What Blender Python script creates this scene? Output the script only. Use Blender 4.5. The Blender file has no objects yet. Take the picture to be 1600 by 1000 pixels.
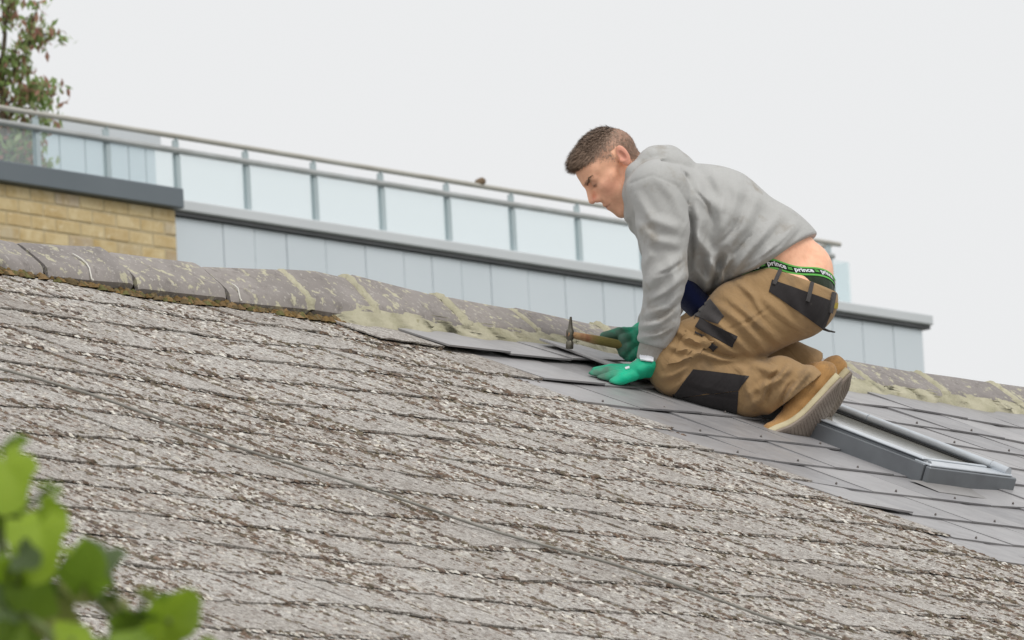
import bpy, bmesh, math, random
import numpy as np
from mathutils import Vector, Matrix

# ---------------------------------------------------------------- camera, sky, sun, exposure
SC = bpy.context.scene
COL = SC.collection
FPX = 13200.0                      # focal length in pixels of a 1600 px wide frame
PITCH = math.radians(9); ROLL = math.radians(3)
CAM = np.array([0, 0, 4.2])
_r = np.array([1, 0, 0.]); _f = np.array([0, math.cos(PITCH), math.sin(PITCH)]); _u = np.array([0, -math.sin(PITCH), math.cos(PITCH)])
CR = _r*math.cos(ROLL) - _u*math.sin(ROLL)
CU = _r*math.sin(ROLL) + _u*math.cos(ROLL)
CF = _f
cd = bpy.data.cameras.new('camera'); cam = bpy.data.objects.new('camera', cd); COL.objects.link(cam)
cd.sensor_width = 36; cd.lens = 36*FPX/1600; cd.clip_start = .5; cd.clip_end = 3000
cam.matrix_world = Matrix([[CR[i], CU[i], -CF[i], CAM[i]] for i in range(3)] + [[0, 0, 0, 1]])
cd.dof.use_dof = True; cd.dof.focus_distance = 21.7; cd.dof.aperture_fstop = 22
SC.camera = cam

SUN_EL, SUN_AZ = math.radians(52), math.radians(32)      # azimuth of the bright part of the overcast, right of and behind the camera
sdir = np.array([math.sin(SUN_AZ)*math.cos(SUN_EL), -math.cos(SUN_AZ)*math.cos(SUN_EL), math.sin(SUN_EL)])
W = bpy.data.worlds.new('World'); SC.world = W; W.use_nodes = True
nt = W.node_tree; nt.nodes.clear()
wo = nt.nodes.new('ShaderNodeOutputWorld'); bg = nt.nodes.new('ShaderNodeBackground'); sk = nt.nodes.new('ShaderNodeTexSky')
sk.sky_type = 'NISHITA'; sk.sun_disc = False; sk.sun_elevation = SUN_EL; sk.sun_rotation = math.atan2(sdir[0], sdir[1])
sk.air_density = 1; sk.dust_density = 4; sk.ozone_density = 1
hs = nt.nodes.new('ShaderNodeHueSaturation'); hs.inputs['Saturation'].default_value = .12
mx = nt.nodes.new('ShaderNodeMix'); mx.data_type = 'RGBA'; mx.inputs['Factor'].default_value = .88
mx.inputs[7].default_value = (8.98, 9.06, 9.14, 1)        # the even cloud layer
nt.links.new(sk.outputs[0], hs.inputs['Color']); nt.links.new(hs.outputs[0], mx.inputs[6])
nt.links.new(mx.outputs[2], bg.inputs[0]); bg.inputs[1].default_value = .1
nt.links.new(bg.outputs[0], wo.inputs[0])
sd = bpy.data.lights.new('sun', 'SUN'); sd.energy = 1.5; sd.angle = math.radians(24); sd.color = (1, .97, .92)
so = bpy.data.objects.new('sun', sd); COL.objects.link(so)
so.rotation_euler = Vector(-sdir).to_track_quat('-Z', 'Y').to_euler(); so.location = (0, 0, 30)
vs = SC.view_settings; vs.view_transform = 'Standard'; vs.look = 'None'; vs.exposure = 0.0; vs.gamma = 1; vs.use_curve_mapping = False

# ---------------------------------------------------------------- helpers
random.seed(7); RNG = np.random.default_rng(11)
def P(x, y, d): return CAM + d*(CF + CR*(x-800)/FPX + CU*(500-y)/FPX)
def project(p):
    q = np.asarray(p) - CAM; d = q@CF
    return 800 + FPX*(q@CR)/d, 500 - FPX*(q@CU)/d, d

def mesh_obj(name, v, f, mat=None, parent=None, smooth=False, sharp=None):
    me = bpy.data.meshes.new(name)
    me.from_pydata([tuple(map(float, a)) for a in v], [], [tuple(map(int, a)) for a in f]); me.update()
    if smooth: me.polygons.foreach_set('use_smooth', [True]*len(me.polygons))
    if smooth and sharp: me.set_sharp_from_angle(angle=math.radians(sharp))
    return link(name, me, mat, parent)
def fast_mesh(name, v, f, mat=None, parent=None, smooth=True):
    v = np.asarray(v, np.float32); f = np.asarray(f, np.int32); n = f.shape[1]
    me = bpy.data.meshes.new(name)
    me.vertices.add(len(v)); me.vertices.foreach_set('co', v.ravel())
    me.loops.add(f.size); me.loops.foreach_set('vertex_index', f.ravel())
    me.polygons.add(len(f)); me.polygons.foreach_set('loop_start', np.arange(0, f.size, n, dtype=np.int32))
    me.polygons.foreach_set('loop_total', np.full(len(f), n, np.int32)); me.update(calc_edges=True)
    if smooth: me.polygons.foreach_set('use_smooth', np.ones(len(f), bool))
    return link(name, me, mat, parent)
def link(name, me, mat=None, parent=None):
    o = bpy.data.objects.new(name, me); COL.objects.link(o)
    if mat and not me.materials: me.materials.append(mat)
    if parent: o.parent = parent
    return o
def tag(o, label=None, cat=None, group=None, kind=None):
    for k, v in (('label', label), ('category', cat), ('group', group), ('kind', kind)):
        if v: o[k] = v
    return o
def empty(name, M4=None, parent=None):
    o = bpy.data.objects.new(name, None); COL.objects.link(o); o.empty_display_size = .1
    if M4 is not None: o.matrix_world = M4
    if parent: o.parent = parent
    return o
def frame(o, x, y, z):
    return Matrix([[x[i], y[i], z[i], o[i]] for i in range(3)] + [[0, 0, 0, 1]])
def nrm(a): a = np.asarray(a, float); return a/np.linalg.norm(a)

class MB:
    """collects boxes and tubes as one mesh"""
    def __init__(s): s.v = []; s.f = []
    def add(s, v, f):
        b = len(s.v); s.v += [tuple(map(float, a)) for a in v]; s.f += [tuple(b+i for i in q) for q in f]; return s
    def box(s, lo, hi, ax=None, o=(0, 0, 0), bev=0):
        lo = np.asarray(lo, float); hi = np.asarray(hi, float); o = np.asarray(o, float)
        A = np.eye(3) if ax is None else np.array(ax)
        if bev:
            bm = bmesh.new(); bmesh.ops.create_cube(bm, size=1)
            for w in bm.verts: w.co = Vector((lo + (hi-lo)*(np.array(w.co)+.5)))
            bmesh.ops.bevel(bm, geom=bm.edges[:], offset=bev, segments=1, affect='EDGES')
            bm.verts.index_update()
            v = [o + np.array(w.co)@A for w in bm.verts]; f = [[w.index for w in q.verts] for q in bm.faces]; bm.free()
            return s.add(v, f)
        c = [(i, j, k) for i in (0, 1) for j in (0, 1) for k in (0, 1)]
        v = [o + (lo + (hi-lo)*np.array(q))@A for q in c]
        f = [(0, 1, 3, 2), (4, 6, 7, 5), (0, 4, 5, 1), (2, 3, 7, 6), (0, 2, 6, 4), (1, 5, 7, 3)]
        return s.add(v, f)
    def tube(s, pts, r, n=8, cap=True):
        pts = [np.asarray(p, float) for p in pts]; m = len(pts); rs = [r]*m if np.isscalar(r) else list(r)
        t0 = nrm(pts[1]-pts[0]); a = nrm(np.cross(t0, [0.13, .21, 1] if abs(t0[2]) < .9 else [1, .1, .2])); v = []; f = []
        for i, p in enumerate(pts):
            t = nrm(pts[min(i+1, m-1)] - pts[max(i-1, 0)]); a = nrm(a - t*(a@t)); b = np.cross(t, a)
            v += [p + rs[i]*(math.cos(q)*a + math.sin(q)*b) for q in [2*math.pi*k/n for k in range(n)]]
        for i in range(m-1):
            f += [(i*n+k, i*n+(k+1) % n, (i+1)*n+(k+1) % n, (i+1)*n+k) for k in range(n)]
        if cap: f += [tuple(range(n))[::-1], tuple(range((m-1)*n, m*n))]
        return s.add(v, f)
    def build(s, name, mat=None, parent=None, smooth=False, sharp=None): return mesh_obj(name, s.v, s.f, mat, parent, smooth, sharp)

# ---- materials
class NT:
    def __init__(s, name):
        s.m = bpy.data.materials.new(name); s.m.use_nodes = True; s.t = s.m.node_tree; s.b = s.t.nodes['Principled BSDF']
        s.out = s.t.nodes['Material Output']; s.co = None
    def n(s, k, **kw):
        x = s.t.nodes.new('ShaderNode'+k)
        for a, b in kw.items(): setattr(x, a, b)
        return x
    def l(s, a, b): s.t.links.new(a, b)
    def pos(s, kind='world', scale=None, rot=None):
        if kind == 'world': o = s.n('NewGeometry').outputs['Position']
        else: o = s.n('TexCoord').outputs['Object']
        if scale is not None or rot is not None:
            mp = s.n('Mapping'); s.l(o, mp.inputs[0])
            if scale is not None: mp.inputs['Scale'].default_value = scale
            if rot is not None: mp.inputs['Rotation'].default_value = rot
            o = mp.outputs[0]
        return o
    def noise(s, co, scale, detail=3, rough=.55, dist=0):
        x = s.n('TexNoise'); s.l(co, x.inputs['Vector']); x.inputs['Scale'].default_value = scale
        x.inputs['Detail'].default_value = detail; x.inputs['Roughness'].default_value = rough; x.inputs['Distortion'].default_value = dist
        return x.outputs[0]
    def voro(s, co, scale, out='Distance'):
        x = s.n('TexVoronoi'); s.l(co, x.inputs['Vector']); x.inputs['Scale'].default_value = scale; return x.outputs[out]
    def ramp(s, fac, *stops):
        x = s.n('ValToRGB'); s.l(fac, x.inputs[0]); e = x.color_ramp.elements
        while len(e) < len(stops): e.new(.5)
        for i, (p, c) in enumerate(stops):
            e[i].position = p; e[i].color = (c, c, c, 1) if np.isscalar(c) else (*c, 1)
        return x.outputs[0]
    def mix(s, fac, a, b, mode='MIX'):
        x = s.n('Mix', data_type='RGBA', blend_type=mode)
        for i, q in ((0, fac), (6, a), (7, b)):
            if isinstance(q, (int, float)): x.inputs[i].default_value = q if i == 0 else (q, q, q, 1)
            elif isinstance(q, tuple): x.inputs[i].default_value = (*q, 1)
            else: s.l(q, x.inputs[i])
        return x.outputs[2]
    def math(s, op, a, b=None):
        x = s.n('Math', operation=op)
        for i, q in enumerate((a, b)):
            if q is None: continue
            if isinstance(q, (int, float)): x.inputs[i].default_value = q
            else: s.l(q, x.inputs[i])
        return x.outputs[0]
    def bump(s, h, strength=.3, dist=.01):
        x = s.n('Bump'); x.inputs['Strength'].default_value = strength; x.inputs['Distance'].default_value = dist
        s.l(h, x.inputs['Height']); s.l(x.outputs[0], s.b.inputs['Normal']); return x
    def color(s, c):
        if isinstance(c, tuple): s.b.inputs['Base Color'].default_value = (*c, 1)
        else: s.l(c, s.b.inputs['Base Color'])
    def rough(s, r, spec=None):
        if isinstance(r, (int, float)): s.b.inputs['Roughness'].default_value = r
        else: s.l(r, s.b.inputs['Roughness'])
        if spec is not None: s.b.inputs['Specular IOR Level'].default_value = spec
        return s
def simple(name, c, c2=None, scale=20, rough=.7, bump=0, bscale=80, metal=0, spec=.4, kind='object', bdist=.004):
    m = NT(name); co = m.pos(kind)
    c2 = c2 or tuple(.75*x for x in c)
    m.color(m.mix(m.ramp(m.noise(co, scale, 5), (.35, 0.), (.68, 1.)), c, c2))
    m.rough(rough, spec); m.b.inputs['Metallic'].default_value = metal
    if bump: m.bump(m.noise(co, bscale, 4), bump, bdist)
    return m.m

# ---- implicit surfaces: smooth unions of cones and ellipsoids turned into one continuous mesh
def smin(a, b, k):
    h = np.clip(.5 + .5*(b-a)/k, 0, 1); return b + (a-b)*h - k*h*(1-h)
def smax(a, b, k): return -smin(-a, -b, k)
def cone(p, a, b, ra, rb, kz=1.0):
    """round cone from a to b, radius ra to rb, stretched kz times along local z"""
    s = np.array([1, 1, 1/kz], np.float32)
    a = np.asarray(a, np.float32)*s; b = np.asarray(b, np.float32)*s; q = p*s
    ba = b-a; h = np.clip(((q-a)@ba)/max(ba@ba, 1e-12), 0, 1)
    return np.linalg.norm(q - a - h[..., None]*ba, axis=-1) - (ra + (rb-ra)*h)
def ell(p, c, r, R=None):
    q = p - np.asarray(c, np.float32)
    if R is not None: q = q@np.asarray(R, np.float32)       # columns of R are the ellipsoid's axes
    r = np.asarray(r, np.float32); k = np.linalg.norm(q/r, axis=-1); k2 = np.linalg.norm(q/(r*r), axis=-1)
    return k*(k-1)/np.maximum(k2, 1e-6)
def seg2(p, pts):
    """distance to a polyline in the x,y plane and the position along it (0..1)"""
    best = None
    for i in range(len(pts)-1):
        a = np.asarray(pts[i][:2], np.float32); b = np.asarray(pts[i+1][:2], np.float32); ba = b-a
        h = np.clip(((p[..., :2]-a)@ba)/(ba@ba), 0, 1); d = np.linalg.norm(p[..., :2]-a-h[..., None]*ba, axis=-1)
        t = (i+h)/(len(pts)-1)
        if best is None: best, bt = d, t
        else: k = d < best; best = np.where(k, d, best); bt = np.where(k, t, bt)
    return best, bt
def surface(fn, lo, hi, h, margin=.006):
    lo = np.asarray(lo, np.float32); hi = np.asarray(hi, np.float32)
    n = np.ceil((hi-lo)/h).astype(int)+1
    B = 4; nb = -(-n//B); n = nb*B
    ax = [lo[i]+h*np.arange(n[i], dtype=np.float32) for i in range(3)]
    cen = np.stack(np.meshgrid(*[lo[i]+h*(B*np.arange(nb[i], dtype=np.float32)+(B-1)/2) for i in range(3)], indexing='ij'), -1)
    cv_ = np.concatenate([fn(cen[i:i+8]) for i in range(0, nb[0], 8)])
    vol = np.repeat(np.repeat(np.repeat(cv_, B, 0), B, 1), B, 2)
    act = np.argwhere(np.abs(cv_) < h*B*1.5 + margin)               # only blocks near the surface are sampled finely
    sub_ = np.stack(np.meshgrid(*[np.arange(B)]*3, indexing='ij'), -1).reshape(-1, 3)
    for i in range(0, len(act), 3000):
        ix_ = (act[i:i+3000]*B)[:, None] + sub_[None]; ix_ = ix_.reshape(-1, 3)
        vol[ix_[:, 0], ix_[:, 1], ix_[:, 2]] = fn((lo + h*ix_).astype(np.float32))
    ins = vol < 0
    C = [(i, j, k) for i in (0, 1) for j in (0, 1) for k in (0, 1)]
    sl = lambda a, c: a[c[0]:a.shape[0]-1+c[0], c[1]:a.shape[1]-1+c[1], c[2]:a.shape[2]-1+c[2]]
    cnt = sum(sl(ins, c).astype(np.int8) for c in C)
    m = (cnt > 0) & (cnt < 8); ii = np.argwhere(m)
    idx = -np.ones(m.shape, np.int64); idx[m] = np.arange(len(ii))
    cv = np.stack([vol[ii[:, 0]+c[0], ii[:, 1]+c[1], ii[:, 2]+c[2]] for c in C], 1)
    acc = np.zeros((len(ii), 3)); w = np.zeros(len(ii))
    for a in range(8):
        for b in range(a+1, 8):
            if sum(abs(C[a][q]-C[b][q]) for q in range(3)) != 1: continue
            x = (cv[:, a] < 0) != (cv[:, b] < 0)
            t = cv[x, a]/(cv[x, a]-cv[x, b])
            acc[x] += np.array(C[a]) + t[:, None]*(np.array(C[b])-np.array(C[a])); w[x] += 1
    v = lo + h*(ii + acc/w[:, None])
    F = []
    for d in range(3):
        e1, e2 = [(1, 2), (2, 0), (0, 1)][d]
        s0 = [slice(None)]*3; s1 = [slice(None)]*3; s0[d] = slice(0, -1); s1[d] = slice(1, None)
        ch = ins[tuple(s0)] != ins[tuple(s1)]
        q = np.argwhere(ch); q = q[(q[:, e1] > 0) & (q[:, e2] > 0) & (q[:, e1] < n[e1]-1) & (q[:, e2] < n[e2]-1)]
        def cell(o1, o2):
            c = q.copy(); c[:, e1] -= o1; c[:, e2] -= o2; return idx[c[:, 0], c[:, 1], c[:, 2]]
        quad = np.stack([cell(1, 1), cell(0, 1), cell(0, 0), cell(1, 0)], 1)
        flip = ~ins[q[:, 0], q[:, 1], q[:, 2]]
        quad[flip] = quad[flip][:, ::-1]
        F.append(quad)
    F = np.concatenate(F); F = F[(F >= 0).all(1)]
    return v, F
def grad(fn, p, e=.002):
    p = np.asarray(p, np.float32); g = np.zeros_like(p)
    for i in range(3):
        d = np.zeros(3, np.float32); d[i] = e; g[..., i] = fn(p+d)-fn(p-d)
    return g/np.maximum(np.linalg.norm(g, axis=-1, keepdims=True), 1e-9)
def snap(fn, p, off=0, it=6):
    p = np.array(p, np.float32)
    for _ in range(it):
        p = p - .9*(fn(p)-off)[..., None]*grad(fn, p)
    return p
def patch(name, fn, corners, nu, nv, mat, parent, off=.003, thick=.004, smooth=True, edge=None):
    """cloth patch: a bilinear sheet laid onto a surface, with a turned-down rim"""
    c = [np.asarray(q, float) for q in corners]
    U, V = np.meshgrid(np.linspace(0, 1, nu), np.linspace(0, 1, nv), indexing='ij')
    g = ((1-U)*(1-V))[..., None]*c[0] + (U*(1-V))[..., None]*c[1] + (U*V)[..., None]*c[2] + ((1-U)*V)[..., None]*c[3]
    g[..., 2] = cast(fn, g[..., :2], g[..., 2])
    return sheet(name, fn, g, mat, parent, off, thick, smooth, 2)
def cast(fn, xy, z0, zs=.36):
    """depth at which the surface is met when approached from the near side; z0 where it is missed"""
    p = np.concatenate([xy, np.full(xy.shape[:-1]+(1,), zs)], -1).astype(np.float32)
    for _ in range(60): p[..., 2] -= .7*np.clip(fn(p), -.02, .05)
    return np.where(np.abs(fn(p)) < .002, p[..., 2], z0)
def sheet(name, fn, g, mat, parent, off=.003, thick=.004, smooth=True, it=6):
    nu, nv = g.shape[:2]
    top = snap(fn, g, off, it); low = snap(fn, top, off-thick, 3)
    v = np.concatenate([top.reshape(-1, 3), low.reshape(-1, 3)]); N = nu*nv
    ix = lambda i, j: i*nv+j
    f = [(ix(i, j), ix(i+1, j), ix(i+1, j+1), ix(i, j+1)) for i in range(nu-1) for j in range(nv-1)]
    per = [ix(i, 0) for i in range(nu)] + [ix(nu-1, j) for j in range(1, nv)] + [ix(i, nv-1) for i in range(nu-2, -1, -1)] + [ix(0, j) for j in range(nv-2, 0, -1)]
    f += [(per[k], per[k]+N, per[(k+1) % len(per)]+N, per[(k+1) % len(per)]) for k in range(len(per))]
    o = mesh_obj(name, v, f, mat, parent, smooth, 50)
    bm = bmesh.new(); bm.from_mesh(o.data); bmesh.ops.recalc_face_normals(bm, faces=bm.faces[:]); bm.to_mesh(o.data); bm.free()
    return o
# ---------------------------------------------------------------- roof frame: ridge direction, fall direction, normal
_A = math.radians(51.25); _p = math.radians(24.25)
RD = np.array([math.cos(_A), math.sin(_A), 0]); DD = np.array([math.cos(_p)*math.sin(_A), -math.cos(_p)*math.cos(_A), -math.sin(_p)])
RN = nrm(np.cross(DD, RD)); RN = RN if RN[2] > 0 else -RN
Q0 = P(1035, 618, 21.85); APEX = Q0 - DD*.465; RA = APEX - DD*.13      # RA: the true top of the rafters, under the ridge
EAVE = 5.0; S0, S1 = -8.0, 6.0; G = .229; T0 = .205; SW = .25; SB = -.575
TILT = .0050/G; HT = .0                           # slate tails lie in the fitted plane
def und(s, t):
    s = np.asarray(s, float); t = np.asarray(t, float)
    return .008*np.sin(1.25*s+.6)*np.cos(1.1*t-.4) + .005*np.sin(2.9*s-1.9*t+1) + .003*np.sin(5.1*s+3.3*t) + .0022*np.sin(9.3*s+1.1*t)
def roof(s, t, h=0.): return APEX + s*RD + t*DD + (h + float(und(s, t)))*RN
def st_of(x, y):
    d = P(x, y, 1)-CAM; k = ((Q0-CAM)@RN)/(d@RN); w = CAM+d*k-APEX
    return w@RD, w@DD
def slate_top(s, t):
    """height over the fitted plane of the slate surface showing at (s, t)"""
    k = np.ceil((t-T0)/G - 1e-6); return -TILT*(T0+k*G-t)

# ---- setting: ground
gm = simple('ground_mat', (.10, .11, .07), (.17, .16, .14), .3, .95, .5, 12, kind='world')
ground = mesh_obj('ground', [(-900, -60, 0), (900, -60, 0), (900, 1800, 0), (-900, 1800, 0)], [(0, 1, 2, 3)], gm); tag(ground, kind='structure')

# ---- slate materials
def roof_pos(m, kr, kd):
    """world position turned into roof axes, so that growth can be drawn out down the slope"""
    g = m.n('NewGeometry').outputs['Position']; c = m.n('CombineXYZ')
    for i, (ax_, k) in enumerate(((RD, kr), (DD, kd), (RN, 1.0))):
        d = m.n('VectorMath', operation='DOT_PRODUCT'); m.l(g, d.inputs[0]); d.inputs[1].default_value = tuple(ax_*k); m.l(d.outputs['Value'], c.inputs[i])
    return c.outputs[0]
def old_slate_mat():
    m = NT('old_slate_mat')
    co = roof_pos(m, 1.35, .6); iso = m.pos('world')
    big = m.noise(iso, 1.7, 4); mid = m.noise(co, 26, 6, .62); fine = m.noise(co, 95, 5, .7); spk = m.noise(iso, 190, 3, .75)
    v = m.voro(co, 55)
    base = m.mix(m.ramp(mid, (.35, 0.), (.65, 1.)), (.33, .30, .275), (.52, .485, .445))
    pale = m.mix(m.ramp(spk, (.38, 0.), (.62, 1.)), (.60, .575, .54), (.84, .82, .78))
    c = m.mix(m.ramp(fine, (.44, 0.), (.52, 1.)), base, pale)
    c = m.mix(m.ramp(m.noise(co, 40, 4, .7), (.60, 0.), (.66, 1.)), c, (.76, .735, .69))
    c = m.mix(m.ramp(v, (.10, .55), (.2, 0.)), c, (.66, .63, .55))
    c = m.mix(m.ramp(m.noise(co, 62, 5, .7, .4), (.55, 0.), (.61, .85)), c, (.23, .185, .155))
    c = m.mix(m.ramp(m.noise(co, 17, 5, .7, .6), (.54, 0.), (.64, .55)), c, (.36, .31, .275))
    c = m.mix(m.ramp(m.noise(iso, 130, 3, .75), (.55, 0.), (.62, .8)), c, (.20, .17, .15))
    c = m.mix(m.math('MULTIPLY', m.ramp(big, (.42, 0.), (.66, 1.)), .28), c, (.42, .37, .33), 'MULTIPLY')
    oi = m.n('ObjectInfo'); c = m.mix(.35, c, m.ramp(oi.outputs['Random'], (0., (.84, .81, .79)), (1., (1.05, 1.05, 1.05))), 'MULTIPLY')
    m.color(c); m.rough(.93, .2)
    h = m.math('ADD', m.math('MULTIPLY', mid, .6), m.math('ADD', fine, m.math('MULTIPLY', spk, .5)))
    m.bump(h, 1.0, .010)
    return m.m
def new_slate_mat():
    m = NT('new_slate_mat'); co = m.pos('world'); oc = m.pos('object')
    oi = m.n('ObjectInfo')
    c = m.mix(m.ramp(m.noise(co, 3.2, 4), (.35, 0.), (.65, 1.)), (.275, .27, .275), (.345, .34, .345))
    c = m.mix(.55, c, m.ramp(oi.outputs['Random'], (0., (.68, .67, .69)), (1., (1.12, 1.10, 1.09))), 'MULTIPLY')
    rc_ = roof_pos(m, 2.2, .5); c = m.mix(m.ramp(m.noise(rc_, 14, 5, .7), (.45, 0.), (.7, .5)), c, (.38, .37, .365))
    c = m.mix(m.ramp(m.noise(co, 38, 5, .7), (.62, 0.), (.75, .45)), c, (.42, .40, .36))
    c = m.mix(m.ramp(m.noise(co, 9, 6, .7), (.60, 0.), (.72, .4)), c, (.12, .105, .10))
    m.color(c); m.rough(m.ramp(m.noise(co, 20, 3), (.3, .36), (.7, .52)), .5)
    m.bump(m.noise(co, 120, 4), .12, .002)
    return m.m
M_OLD = old_slate_mat(); M_NEW = new_slate_mat()
M_DECK = simple('underlay_mat', (.03, .028, .027), (.05, .045, .04), 8, .9)

def slate_mesh(name, mat, irr, thick, L, seed):
    r = random.Random(seed); hw = SW/2 - (.0007 if irr == 0 else .0042)
    nt_ = 7 if irr else 2
    tail = []
    for i in range(nt_):
        x = -hw + 2*hw*i/(nt_-1)
        y = 0 if irr == 0 else r.uniform(-1, 1)*irr + (r.uniform(.008, .03) if r.random() < .13 else 0)
        tail.append((x + (r.uniform(-1, 1)*.002 if irr else 0), y))
    out = tail + [(hw, L*.5), (hw, L), (-hw, L), (-hw, L*.5)]
    if irr: out = [(x+(r.uniform(-.002, .002) if i >= nt_ else 0), y) for i, (x, y) in enumerate(out)]
    n = len(out); up = TILT
    v = [(x, y, -up*y + (r.uniform(-.0015, .0015) if irr and y < .05 else 0)) for x, y in out] + [(x*.998, y+(.0015 if y < .05 else 0), -up*y-thick) for x, y in out]
    f = [tuple(range(n)), tuple(range(n, 2*n))[::-1]] + [(i, i+n, (i+1) % n+n, (i+1) % n) for i in range(n)]
    me = bpy.data.meshes.new(name); me.from_pydata(v, [], f); me.update(); me.materials.append(mat)
    return me
OLDM = {L: [slate_mesh('slate', M_OLD, .0075, .0045, L, 100+i) for i in range(9)] for L in (.46, .30)}
NEWM = {L: [slate_mesh('slate', M_NEW, 0, .0050, L, 300)] for L in (.46, .30)}

# ---- the house: walls, roof (deck) with its slates
house = empty('house', Matrix.Translation((APEX[0], APEX[1], 0)))
tag(house, 'house with a big slate roof, partly lichen-crusted and partly relaid in smooth grey slates', 'house')
HO = np.array([APEX[0], APEX[1], 0.])
DH = np.array([DD[0], DD[1], 0]); D2 = np.array([-DD[0], -DD[1], DD[2]])
def rp(s, t, h=0): return roof(s, t, h) - HO                       # roof point in house coordinates
deck_v = []; ns, nt2 = 57, 21
for i in range(ns):
    for j in range(nt2):
        deck_v.append(rp(S0+(S1-S0)*i/(ns-1), -.13+(EAVE+.13)*j/(nt2-1), -.034))
deck_f = [(i*nt2+j, i*nt2+j+1, (i+1)*nt2+j+1, (i+1)*nt2+j) for i in range(ns-1) for j in range(nt2-1)]
b0 = len(deck_v)
for s in (S0, S1):
    for t in (0, EAVE+.13): deck_v.append(RA + s*RD + t*D2 - HO - np.array([0, 0, .034]))
deck_f.append((b0, b0+2, b0+3, b0+1))
deck = mesh_obj('roof', deck_v, deck_f, M_DECK, house)
wm = MB(); wall_mat = simple('render_wall_mat', (.42, .38, .31), (.36, .32, .26), 3, .9, .3, 60)
hw = 4.4*math.hypot(DH[0], DH[1]); za = APEX[2]-.2; zw = APEX[2] - hw*math.tan(_p) - .2; cx = nrm(DH)
prof = [(-hw, 0), (hw, 0), (hw, zw), (0, za), (-hw, zw)]
wv = [s*RD + cx*a + np.array([0, 0, b]) for s in (S0+.3, S1-.3) for a, b in prof]
wm.add(wv, [(0, 1, 2, 3, 4), (9, 8, 7, 6, 5), (0, 5, 6, 1), (1, 6, 7, 2), (4, 3, 8, 9), (2, 7, 8, 3), (0, 4, 9, 5)])
wm.build('wall', wall_mat, house)

SKY_S0, SKY_S1, SKY_T0, SKY_T1 = .232, .613, .40, 1.165            # roof window footprint
LIFT = {}                                                           # tails lifted off the course below
slates = []
for k in range(0, 20):
    t = T0 + k*G
    off = .5*(k % 2)
    for j in range(-40, 40):
        s = SB + (j+off+.5)*SW
        if s < S0 or s > S1 or t > EAVE: continue
        new = (j >= 0)
        L = .30 if k == 0 else .46
        if SKY_S0-.02 < s-SW/2 and s+SW/2 < SKY_S1+.02 and SKY_T0 < t-.12 and t < SKY_T1: continue
        slates.append((s, t, k, j, new, L))
rs = random.Random(3)
def slate_matrix(s, t, new, k, j):
    e = .02
    gs = float(und(s+e, t)-und(s-e, t))/(2*e); gt = float(und(s, t-.2)-und(s, t))/.2
    x = nrm(RD + gs*RN); y = -DD + gt*RN
    lift = LIFT.get((k, j), None)
    rot = rs.gauss(0, .002 if new else .006); tl = rs.uniform(0, .0012) if new else rs.uniform(0, .003)
    roll = rs.gauss(0, .001 if new else .004)
    if lift: tl, roll, rot = lift
    y = nrm(y - x*(x@y) - RN*(tl/.4)); x = nrm(x + RN*roll); z = nrm(np.cross(x, y)); y = np.cross(z, x)
    x2 = x*math.cos(rot)+y*math.sin(rot); y2 = -x*math.sin(rot)+y*math.cos(rot)
    o = roof(s, t + (0 if new else rs.uniform(-.012, .012)), HT+tl) - HO
    return frame(o, x2, y2, z)
LIFT[(0, 0)] = (.016, .010, .0); LIFT[(0, 1)] = (.012, -.012, .004); LIFT[(1, 0)] = (.007, .008, .008); LIFT[(1, 1)] = (.002, 0, -.004)
LIFT[(0, 2)] = (.014, .018, .012); LIFT[(2, 1)] = (.004, .006, 0); LIFT[(0, -1)] = (.010, -.02, .0); LIFT[(6, 0)] = (.006, .012, .0)
cand = []
for q in slates:
    s, t, k, j, new, L = q
    x, y, d = project(roof(s, t-.12))
    cand.append(((-20 < x < 1620 and -20 < y < 1025), d, q))
inside = sorted([c for c in cand if c[0]], key=lambda c: (0 if c[2][4] else 1, c[1]))[:300]
single = {(c[2][2], c[2][3]) for c in inside}
rest = {True: MB(), False: MB()}
for s, t, k, j, new, L in slates:
    M = slate_matrix(s, t, new, k, j)
    me = (NEWM if new else OLDM)[L]; me = me[(k*7+j*3) % len(me)]
    if (k, j) in single:
        o = bpy.data.objects.new('slate', me); COL.objects.link(o); o.parent = deck; o.matrix_local = M
    else:
        vv = [tuple(M @ v.co) for v in me.vertices]
        rest[new].add(vv, [tuple(p.vertices) for p in me.polygons])
for new in (True, False):
    if rest[new].v: tag(rest[new].build('slate_courses', M_NEW if new else M_OLD, deck), kind='stuff')

# copper rivets at the tails of the new slates
M_RIV = simple('rivet_mat', (.18, .16, .15), None, 50, .5, metal=.6)
rb = MB().tube([(0, 0, 0), (0, 0, .004), (0, 0, .0065)], [.0030, .0028, .0012], 7)
riv = None
for s, t, k, j, new, L in slates:
    if not new or k == 0: continue
    x, y, d = project(roof(s, t))
    if not (0 < x < 1600 and 0 < y < 1000): continue
    if riv is None: o = rb.build('rivet', M_RIV, deck); riv = o.data
    else: o = bpy.data.objects.new('rivet', riv); COL.objects.link(o); o.parent = deck
    o.matrix_local = frame(rp(s, t-.025, -TILT*.025), RD, -DD, RN)

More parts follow.
